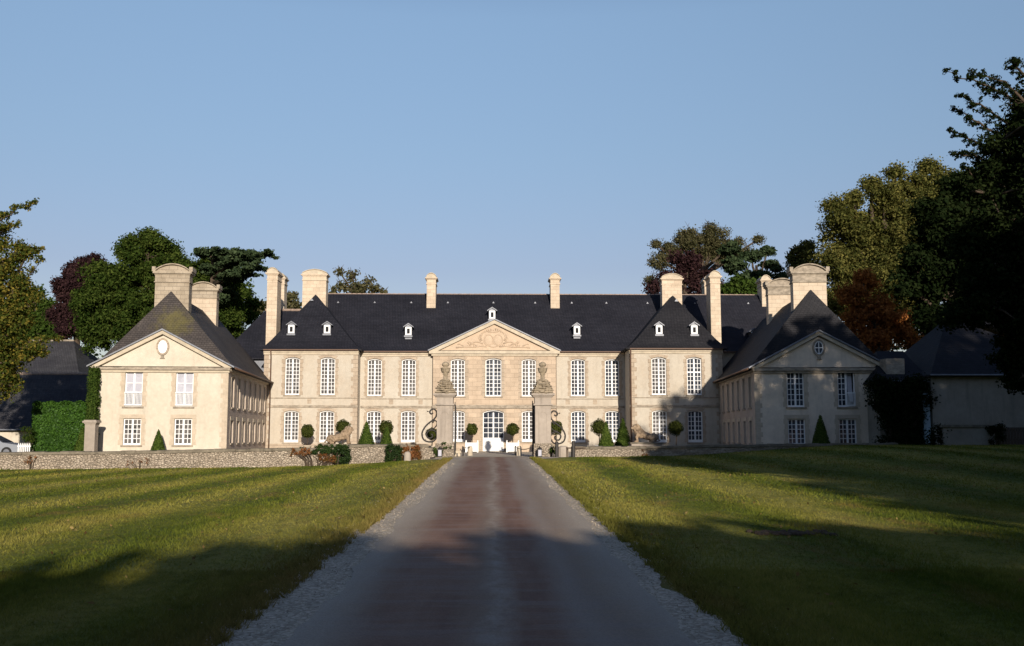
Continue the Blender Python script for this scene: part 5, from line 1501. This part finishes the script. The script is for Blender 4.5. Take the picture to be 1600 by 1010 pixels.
tree('broadleaf_tree', 'mid green rounded tree between the turning tree and the purple beech', 112, [(70, 505, 34), (45, 490, 30), (90, 525, 26), (20, 520, 36), (75, 475, 14), (55, 460, 16)], M['lf_fresh'], size=0.36, per=140, cl=1.0, seed=23, trunk_r=0.5)
tt_ = tree('turning_tree', 'near tree with yellowing leaves at the left edge of the photo', 58, [(-35, 440, 66), (0, 460, 56), (-50, 520, 80), (0, 520, 50), (10, 410, 34), (-20, 375, 38), (28, 485, 32), (-20, 590, 50), (5, 565, 34), (38, 470, 16), (40, 505, 14, .5), (-60, 420, 60), (35, 440, 20, .6), (45, 395, 12, .5), (30, 385, 16), (60, 545, 22, .35), (25, 550, 26, .5), (-10, 345, 16)],
     M['lf_autumn'], size=0.17, per=75, cl=0.62, seed=24, trunk_r=0.42, base=(X(-80, 58), 58.3), branch=.3, dens=1.1)
tree('broadleaf_tree', 'green tree right of the oak, behind the rear chimney of the sunlit wing', 106, [(375, 460, 26), (355, 490, 30), (385, 490, 24), (330, 410, 26), (395, 475, 12)], M['lf_oak'], size=0.36, per=120, cl=0.95, seed=25, trunk_r=0.4)
# cedar with flat plates
def cedar():
    r = np.random.default_rng(31); Y = 92
    x = X(325, Y); t = thing('cedar_tree', 'cedar with flat dark shelves reaching right above the sunlit wing', 'tree', (x, Y, 0.3))
    C, RR = [], []; mb = MB()
    top = Vector((x, Y, Z(388, Y))); mb.tube([(x, Y, 0), (x + .2, Y, 8), tuple(top)], [.7, .5, .15], 8)
    for (u, v, L) in ((418, 398, 1), (405, 412, .8), (385, 396, .8), (360, 402, .7), (398, 388 + 12, .6), (345, 394, .6), (412, 420, .3), (375, 430, .6), (395, 425, .35), (310, 395, .5), (380, 398, 1), (330, 420, .7), (360, 455, .8)):
        e = P(u, v, Y + r.uniform(-3, 3)); s0 = Vector((x, Y, e.z - 0.6 + (-1.2 if L > .7 else 0)))
        mb.tube([s0, s0.lerp(e, .5) + Vector((0, 0, .15)), e], [.18, .12, .04], 5)
        n = int(26 * (0.4 + L))
        for k in range(n):
            f = r.uniform(.35, 1.03); p = s0.lerp(e, f) + Vector((r.uniform(-.5, .5), r.uniform(-1.6, 1.6), r.uniform(-.1, .28)))
            C.append(tuple(p)); RR.append(r.uniform(.35, .7))
    mb.build('trunk', M['bark'], t, True)
    v, ti = clump_leaves(C, RR, 50, 0.32, 0.28, r); np_obj('crown', v, 4, M['lf_cedar'], ti, t)
cedar()
tree('distant_tree', 'distant green trees between the cedar and the pavilion chimney', 135, [(445, 470, 18), (460, 480, 18), (400, 480, 18), (455, 462, 9), (425, 478, 16)], M['lf_olive'], size=0.5, per=40, cl=0.9, seed=26, trunk_r=0.3)
tree('bare_topped_tree', 'thinning tree with bare twigs above the roof left of centre', 125, [(560, 450, 20, .6), (535, 448, 14), (585, 452, 16, .6), (550, 430, 14), (522, 455, 10), (575, 440, 12), (600, 458, 9), (530, 425, 8), (552, 470, 22)], M['lf_olive'], size=0.42, per=18, cl=0.7, seed=27, trunk_r=0.45, bare=22, dens=.8, branch=.8)
# right of centre
tree('broadleaf_tree', 'open-crowned olive green tree above the right pavilion chimneys', 118, [(1095, 385, 40), (1050, 395, 26), (1070, 372, 22), (1120, 375, 30), (1140, 400, 30), (1025, 382, 9, .5), (1110, 356, 12), (1030, 410, 20), (1155, 378, 12), (1185, 374, 8, .5), (1168, 395, 16), (1018, 440, 14)],
     M['lf_olive'], size=0.22, per=130, cl=0.85, seed=41, trunk_r=0.6, bare=8, branch=.6)
tree('purple_beech', 'dark copper beech low in front of the open-crowned tree', 110, [(1075, 425, 30), (1045, 440, 26), (1095, 445, 34), (1020, 452, 16), (1060, 405, 18), (1085, 408, 20), (1115, 440, 20)], M['lf_purple'], size=0.32, per=110, cl=0.9, seed=42, trunk_r=0.5)
tree('pine_tree', 'dark pine with layered crown right of the copper beech', 112, [(1150, 415, 24, .7), (1175, 400, 20, .6), (1200, 392, 17, .45), (1165, 440, 22), (1205, 412, 17, .4), (1190, 430, 18, .5), (1212, 421, 12, .4), (1140, 390, 20), (1220, 433, 14, .35)], M['lf_cedar'], size=0.38, per=60, cl=0.7, seed=43, trunk_r=0.45, flat=.5)
tree('broadleaf_tree', 'bright green low tree just above the roof by the tall slim chimney', 104, [(1150, 448, 22), (1172, 452, 22), (1135, 455, 16), (1190, 460, 14)], M['lf_fresh'], size=0.42, per=80, cl=0.8, seed=44, trunk_r=0.35)
tree('golden_tree', 'small golden green tree left of the huge golden green tree', 104, [(1255, 400, 24), (1245, 420, 22), (1270, 425, 26), (1262, 384, 11), (1238, 405, 10)], M['lf_gold'], size=0.32, per=110, cl=0.8, seed=45, trunk_r=0.4)
tree('golden_tree', 'huge rounded golden green tree behind the shaded wing', 95, [(1350, 360, 60), (1420, 380, 80), (1440, 330, 62), (1390, 450, 80), (1320, 420, 44), (1320, 345, 40), (1350, 380, 54), (1310, 400, 38), (1400, 340, 48), (1430, 300, 46), (1465, 290, 40), (1380, 310, 34), (1300, 320, 20), (1340, 440, 56), (1400, 400, 60), (1450, 360, 60), (1490, 320, 50), (1320, 470, 40), (1400, 270, 16), (1450, 262, 16), (1360, 290, 14), (1420, 460, 60), (1330, 312, 20)],
     M['lf_gold'], size=0.26, per=260, cl=1.15, dens=.8, seed=46, trunk_r=0.9, base=(X(1380, 95), 95))
tree('russet_tree', 'russet autumn tree low behind the ridge of the shaded wing', 84, [(1330, 460, 30), (1355, 440, 24), (1370, 480, 34), (1340, 500, 30), (1395, 505, 34), (1375, 525, 30), (1410, 520, 24), (1350, 530, 24), (1345, 430, 12), (1430, 540, 20)], M['lf_red'], size=0.28, per=90, cl=0.75, seed=47, trunk_r=0.4, bare=10)
tree('dark_tree', 'shade-darkened tree between the golden tree and the near tree on the right', 70, [(1470, 360, 60), (1500, 300, 46), (1440, 430, 50), (1480, 470, 60), (1520, 400, 80), (1550, 330, 80), (1540, 500, 70), (1450, 500, 30), (1600, 450, 90), (1520, 560, 60), (1580, 560, 70), (1425, 400, 26), (1418, 450, 24), (1445, 330, 22)], M['lf_shade_dark'], size=0.3, per=110, cl=0.75, seed=48, trunk_r=0.6, base=(X(1540, 70), 70))
# near tree on the right edge
woodland('distant belt of green trees behind the barns on the left', [(x, 122 + 4 * (i % 2), 6, 11 + (i % 3)) for i, x in enumerate(range(-95, -32, 7))], 74, size=.5, per=90)
woodland('distant belt of dark trees behind the outbuildings on the right', [(x, 100 + 4 * (i % 2), 6, 15 + (i % 3)) for i, x in enumerate(range(36, 95, 7))], 75, leaf='lf_shade_dark', size=.5, per=90)
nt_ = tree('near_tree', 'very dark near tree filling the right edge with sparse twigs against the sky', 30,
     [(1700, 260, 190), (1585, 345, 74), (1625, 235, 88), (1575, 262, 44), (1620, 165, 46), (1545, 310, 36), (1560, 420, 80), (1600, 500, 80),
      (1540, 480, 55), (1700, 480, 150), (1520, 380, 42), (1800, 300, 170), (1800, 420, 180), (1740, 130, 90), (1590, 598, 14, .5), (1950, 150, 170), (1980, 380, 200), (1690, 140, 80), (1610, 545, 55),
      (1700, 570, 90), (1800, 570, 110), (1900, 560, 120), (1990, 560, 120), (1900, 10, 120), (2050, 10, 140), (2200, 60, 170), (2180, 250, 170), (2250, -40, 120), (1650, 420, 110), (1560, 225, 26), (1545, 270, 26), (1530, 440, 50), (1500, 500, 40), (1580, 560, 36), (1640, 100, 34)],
     M['lf_shade_dark'], size=0.13, per=85, cl=0.42, seed=49, trunk_r=0.5, base=(X(1800, 30), 30), branch=.25, dens=1.0)

woodland('unseen belt of woodland added behind the viewer to block low sky light', [(x, -52 - 4 * (i % 2), 7, 11.5 + (i % 3) * .5) for i, x in enumerate(range(-60, 90, 9))], 71)  # three unseen woods added around the viewer to block low sky and fill light
woodland('unseen woodland added left of the viewer to block sky light', [(-36 - 5 * (i % 2), y, 8, 18 + 2 * (i % 3)) for i, y in enumerate(range(-45, 46, 10))], 72)
woodland('unseen woodland added right of the viewer to block sky light', [(50 + 4 * (i % 2), y, 9, 24 + 2 * (i % 3)) for i, y in enumerate(range(-40, 50, 10))], 73)
def sprays(t, paths, Y, leaf, seed, size=0.11, dens=26):
    r = np.random.default_rng(seed); C, RR = [], []; mb = MB()
    for path in paths:
        pts = [Vector(P(u, v, Y + r.uniform(-.6, .6))) for u, v in path]
        fine = []
        for a, b in zip(pts[:-1], pts[1:]):
            for k in range(5): fine.append(a.lerp(b, k / 5) + Vector(r.normal(size=3) * 0.03))
        fine.append(pts[-1]); n = len(fine)
        mb.tube(fine, [0.05 * (1 - k / n) + 0.008 for k in range(n)], 5)
        for k, q in enumerate(fine[1:]):
            f = k / n
            for _ in range(3):
                e = q + Vector((r.uniform(-.5, .12), r.uniform(-.4, .4), r.uniform(-.22, .3))) * (1.15 - f) * 0.9 * Y / 30
                mb.tube([q, q.lerp(e, .5) + Vector((0, 0, .03)), e], [.014, .009, .004], 4, False)
                for g_ in (0.5, 0.8, 1.0):
                    C.append(tuple(q.lerp(e, g_))); RR.append(r.uniform(.05, .14) * Y / 30)
    v, ti = clump_leaves(C, RR, dens // 3, size, .8, r)
    o = np_obj('twig_leaves', v, 4, M[leaf], ti, t)
    tr = [c for c in t.children if c.name.startswith('trunk')][0]; w = t.matrix_basis.inverted() if False else parent_matrix(t).inverted()
    tv = [tuple(v.co) for v in tr.data.vertices]; tf = [tuple(p.vertices) for p in tr.data.polygons]
    mb2 = MB(); mb2.add(tv, tf); mb2.add([tuple(w @ Vector(v)) for v in mb.v], mb.f); tr.data = mb2.mesh('trunk', M['bark'])
    tr.data.polygons.foreach_set('use_smooth', [True] * len(tr.data.polygons))
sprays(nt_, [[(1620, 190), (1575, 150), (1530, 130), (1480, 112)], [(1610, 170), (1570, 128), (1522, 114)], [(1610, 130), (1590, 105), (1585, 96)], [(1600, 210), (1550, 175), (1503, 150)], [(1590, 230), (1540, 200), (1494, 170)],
            [(1580, 250), (1530, 225), (1484, 203)], [(1570, 270), (1530, 248), (1493, 240)], [(1570, 300), (1530, 282), (1508, 262)], [(1640, 560), (1600, 590), (1570, 592)], [(1640, 590), (1605, 606), (1580, 603)], [(1560, 300), (1525, 300), (1505, 290)]], 30, 'lf_shade_dark', 91, 0.085, 30)
sprays(tt_, [[(-40, 380), (0, 345), (25, 330), (56, 316)], [(-30, 400), (5, 360), (30, 350)], [(0, 440), (30, 400), (64, 390)], [(0, 470), (40, 440), (66, 405)], [(0, 500), (45, 480), (68, 462)], [(0, 560), (40, 535), (95, 530)], [(-10, 570), (40, 560), (72, 555)], [(-20, 600), (10, 600), (30, 610)]], 58, 'lf_autumn', 92, 0.15)
# trees behind and beside the camera: they cast the shade lying over the drive and the right
def shade_tree(label, x, y, H, rad, zlow, seed, n=70, size=0.9, per=34, group='avenue trees behind the viewer', proto=None, sc=1.0, leaf='lf_oak'):
    r = np.random.default_rng(seed)
    t = thing('avenue_tree', label, 'tree', (x, y, 0), group=group)
    C, RR = [], []
    while len(C) < n:
        d = r.uniform(-1, 1, 3)
        q_ = d[0] ** 2 + d[1] ** 2 + d[2] ** (4 if H < 15 else 2)
        if 0.12 < q_ < 1:
            C.append((x + d[0] * rad, y + d[1] * rad, (H + zlow) / 2 + d[2] * (H - zlow) / 2)); RR.append(rad * 0.24 * r.uniform(.7, 1.3))
    v, ti = clump_leaves(C, RR, per, size, .8, r); np_obj('crown', v, 4, M[leaf], ti, t)
    mb = MB(); mb.tube([(x, y, -.2), (x, y, zlow), (x, y, H * .7)], [.5, .4, .15], 8)
    for c in C[::5]: mb.tube([(x, y, zlow + r.uniform(0, (H - zlow) * .3)), c], [.14, .04], 4)
    mb.build('trunk', M['bark'], t, True)
    return t
for i, (x, y, H, rad, zl_, n_, lab) in enumerate([
        (-9, -24, 7.6, 4.8, 0.3, 190, 'low dense tree behind the viewer, just left of the drive'),
        (-5.5, -22, 7.4, 4.5, 0.3, 190, 'low dense tree between its two neighbours behind the viewer, left of the drive'),
        (1.5, -21, 8.0, 4.5, 0.3, 190, 'low dense tree between its two neighbours behind the viewer, on the line of the drive'),
        (-2, -25, 8.3, 5.2, 0.3, 190, 'low dense tree closing the drive behind the viewer'),
        (5, -24, 9.9, 5.2, 0.3, 190, 'low dense tree behind the viewer, just right of the drive'),
        (12, -24, 10.2, 5.4, 0.3, 190, 'low dense tree behind the viewer, second to the right of the drive'),
        (-16, -24, 7.4, 5.0, 0.3, 190, 'low dense tree behind the viewer, farthest left'),
        (22, -20, 13, 6.0, 0.4, 150, 'mid-sized tree behind the viewer, third to the right of the drive'),
        (34, -10, 23, 8.5, 3.0, 220, 'tall dense tree behind and right of the viewer'),
        (42, 2, 26, 9.5, 3.0, 220, 'tallest dense tree right of the viewer'),
        (21.5, 6, 12.5, 5.2, 4.6, 150, 'round-headed tree right of the viewer on the lawn'),
        (18.5, 10, 12, 4.6, 6.2, 150, 'small round-headed tree on the lawn right of the viewer, nearest the drive'),
        (28, 20, 12, 5.5, 3.4, 150, 'round-headed tree right of the viewer, under the near tree'),
        (43, 27, 19, 7.5, 1.0, 160, 'broad tree right of the viewer, between the near tree and the outbuilding'),
        (36, 38, 12, 5.0, 0.5, 120, 'smaller tree right of the viewer, close in front of the outbuilding'),
        (33, 8, 19, 6.0, 4.0, 130, 'tall tree right of the viewer, nearest the lawn'),
        (46, -18, 28, 10, 4.0, 200, 'tall dense tree farthest behind and right of the viewer')]):
    shade_tree(lab, x, y, H, rad, zl_, 60 + i, n_)

# ---------------------------------------------------------------- grass, stones
def sample_lawn(n, y0, y1, r):
    # uniform over the visible wedge of lawn between y0 and y1
    out = []
    while sum(len(o) for o in out) < n:
        y = np.sqrt(r.uniform(y0 ** 2, y1 ** 2, n)); x = r.uniform(-0.54, 0.56, n) * y
        k = (x < -2.12 - 0.35 * r.uniform(0, 1, n)) | (x > 1.98 + 0.35 * r.uniform(0, 1, n))
        k &= ~((y > 50) & (np.abs(x) < 4.0 + (y - 50) * .1))
        lim = np.interp(x, [-27, -25.0, -13, -9, -8, 4, 4.2, 30], [51.2, 51.8, 54.6, 55.5, 57.0, 57.8, 57.9, 56.4])
        k &= y < lim
        out.append(np.stack([x[k], y[k]], 1))
    return np.concatenate(out)[:n]
def blades(n, y0, y1, h, w, r):
    p = sample_lawn(n, y0, y1, r)
    z = np.array([ground_at(a, b) for a, b in p]) - 0.005
    a = r.uniform(0, 2 * np.pi, n); hh = h * r.uniform(.4, 1.25, n) * np.where(r.uniform(0, 1, n) > .97, 1.9, 1.0); lean = r.normal(size=(n, 2)) * hh[:, None] * 0.55
    sc = (0.85 + 0.3 * np.sin(p[:, 0] * 2.3 + 1)) 
    hh = hh * sc
    d = np.stack([np.cos(a), np.sin(a)], 1) * (w * r.uniform(.7, 1.3, n))[:, None]
    v0 = np.column_stack([p - d, z]); v1 = np.column_stack([p + d, z]); v2 = np.column_stack([p + lean, z + hh])
    return np.stack([v0, v1, v2], 1).reshape(-1, 3)
r_ = np.random.default_rng(5)
vs = np.concatenate([blades(110000, 7.2, 13, 0.05, 0.005, r_), blades(90000, 13, 24, 0.05, 0.008, r_), blades(60000, 24, 40, 0.055, 0.018, r_), blades(45000, 40, 58, 0.06, 0.028, r_)])
def verge_tufts(n, r):
    m = n // 14; cy = 7 + 50 * r.uniform(0, 1, m) ** 1.5; sd = np.where(r.uniform(0, 1, m) < .5, -1, 1); cx = sd * (2.12 + np.abs(r.normal(0, .22, m))) - 0.08
    i = r.integers(0, m, n); p = np.stack([cx[i], cy[i]], 1) + r.normal(size=(n, 2)) * 0.035
    k = p[:, 1] < 56; p = p[k]; n = len(p); z = np.array([ground_at(a, b) for a, b in p]); a = r.uniform(0, 2 * np.pi, n); hh = r.uniform(.04, .13, n)
    d = np.stack([np.cos(a), np.sin(a)], 1) * (0.004 + p[:, 1] * .0004)[:, None]; ln = r.normal(size=(n, 2)) * hh[:, None] * .6
    return np.stack([np.column_stack([p - d, z]), np.column_stack([p + d, z]), np.column_stack([p + ln, z + hh])], 1).reshape(-1, 3)
vs = np.concatenate([vs, verge_tufts(26000, r_)])
go = np_obj('grass', vs, 3, M['blade'], r_.uniform(0, 1, len(vs) // 3))
tag(go, 'short mown grass blades over the lawns on both sides of the drive', 'grass', kind='stuff')
# loose stones along the verges
def pebbles(n, name, label, fn, m, smin, smax, r):
    V = []; T = []
    base = np.array([(1, 0, 0), (0, 1, 0), (-1, 0, 0), (0, -1, 0), (0, 0, 1), (0, 0, -1)], float)
    fs = [(0, 1, 4), (1, 2, 4), (2, 3, 4), (3, 0, 4), (1, 0, 5), (2, 1, 5), (3, 2, 5), (0, 3, 5)]
    x, y = fn(n, r); s = r.uniform(smin, smax, n) * (0.6 + y / 18)
    for i in range(n):
        q = base * s[i] * r.uniform(.6, 1.3, (6, 3)) * np.array([1, 1, .6]); c, s_ = math.cos(i), math.sin(i)
        q = np.stack([q[:, 0] * c - q[:, 1] * s_, q[:, 0] * s_ + q[:, 1] * c, q[:, 2]], 1) + np.array([x[i], y[i], ground_at(x[i], y[i]) + 0.014])
        for f in fs: V.append(q[list(f)])
    o = np_obj(name, np.concatenate(V), 3, m, None); tag(o, label, 'stones', kind='stuff')
def vfn(n, r):
    y = 7 + 40 * r.uniform(0, 1, n) ** 1.8; s = np.where(r.uniform(0, 1, n) < .5, -1, 1)
    return s * (1.95 + r.normal(0, .34, n)) - 0.05, y
pebbles(4500, 'loose_gravel', 'loose pale stones scattered along both edges of the drive', vfn, M['gravel'], 0.004, 0.010, np.random.default_rng(8))
# fallen leaves and clippings
n = 1300; r_ = np.random.default_rng(9); p = sample_lawn(n, 9, 50, r_); 
pos = np.column_stack([p, [ground_at(a, b) + 0.04 for a, b in p]])
lv = leaf_arrays(pos, np.tile([0, 0, 1.0], (n, 1)) + r_.normal(size=(n, 3)) * .5, 0.07, r_)
tag(np_obj('fallen_leaves', lv, 4, M['lf_fallen'], r_.uniform(0, 1, n)), 'scattered brown fallen leaves on the grass', 'leaves', kind='stuff')
# brown patch of earth on the right lawn
q = P(1238, 846, 17.3); 
t = thing('earth_mound', 'small brown mound of earth on the right lawn', 'mound', (q.x, 17.3, ground_at(q.x, 17.3)))
mb = MB(); r_ = np.random.default_rng(3)
for k in range(40): a = r_.uniform(-.65, .65); mb.ell((a, r_.uniform(-.3, .3), 0.0 + .02 * (1 - abs(a))), (r_.uniform(.04, .12), r_.uniform(.04, .12), r_.uniform(.02, .05)), 7, 5)
mb.build('soil', M['bark'], t, world=False)
print('faces', sum(len(m.polygons) for m in bpy.data.meshes))
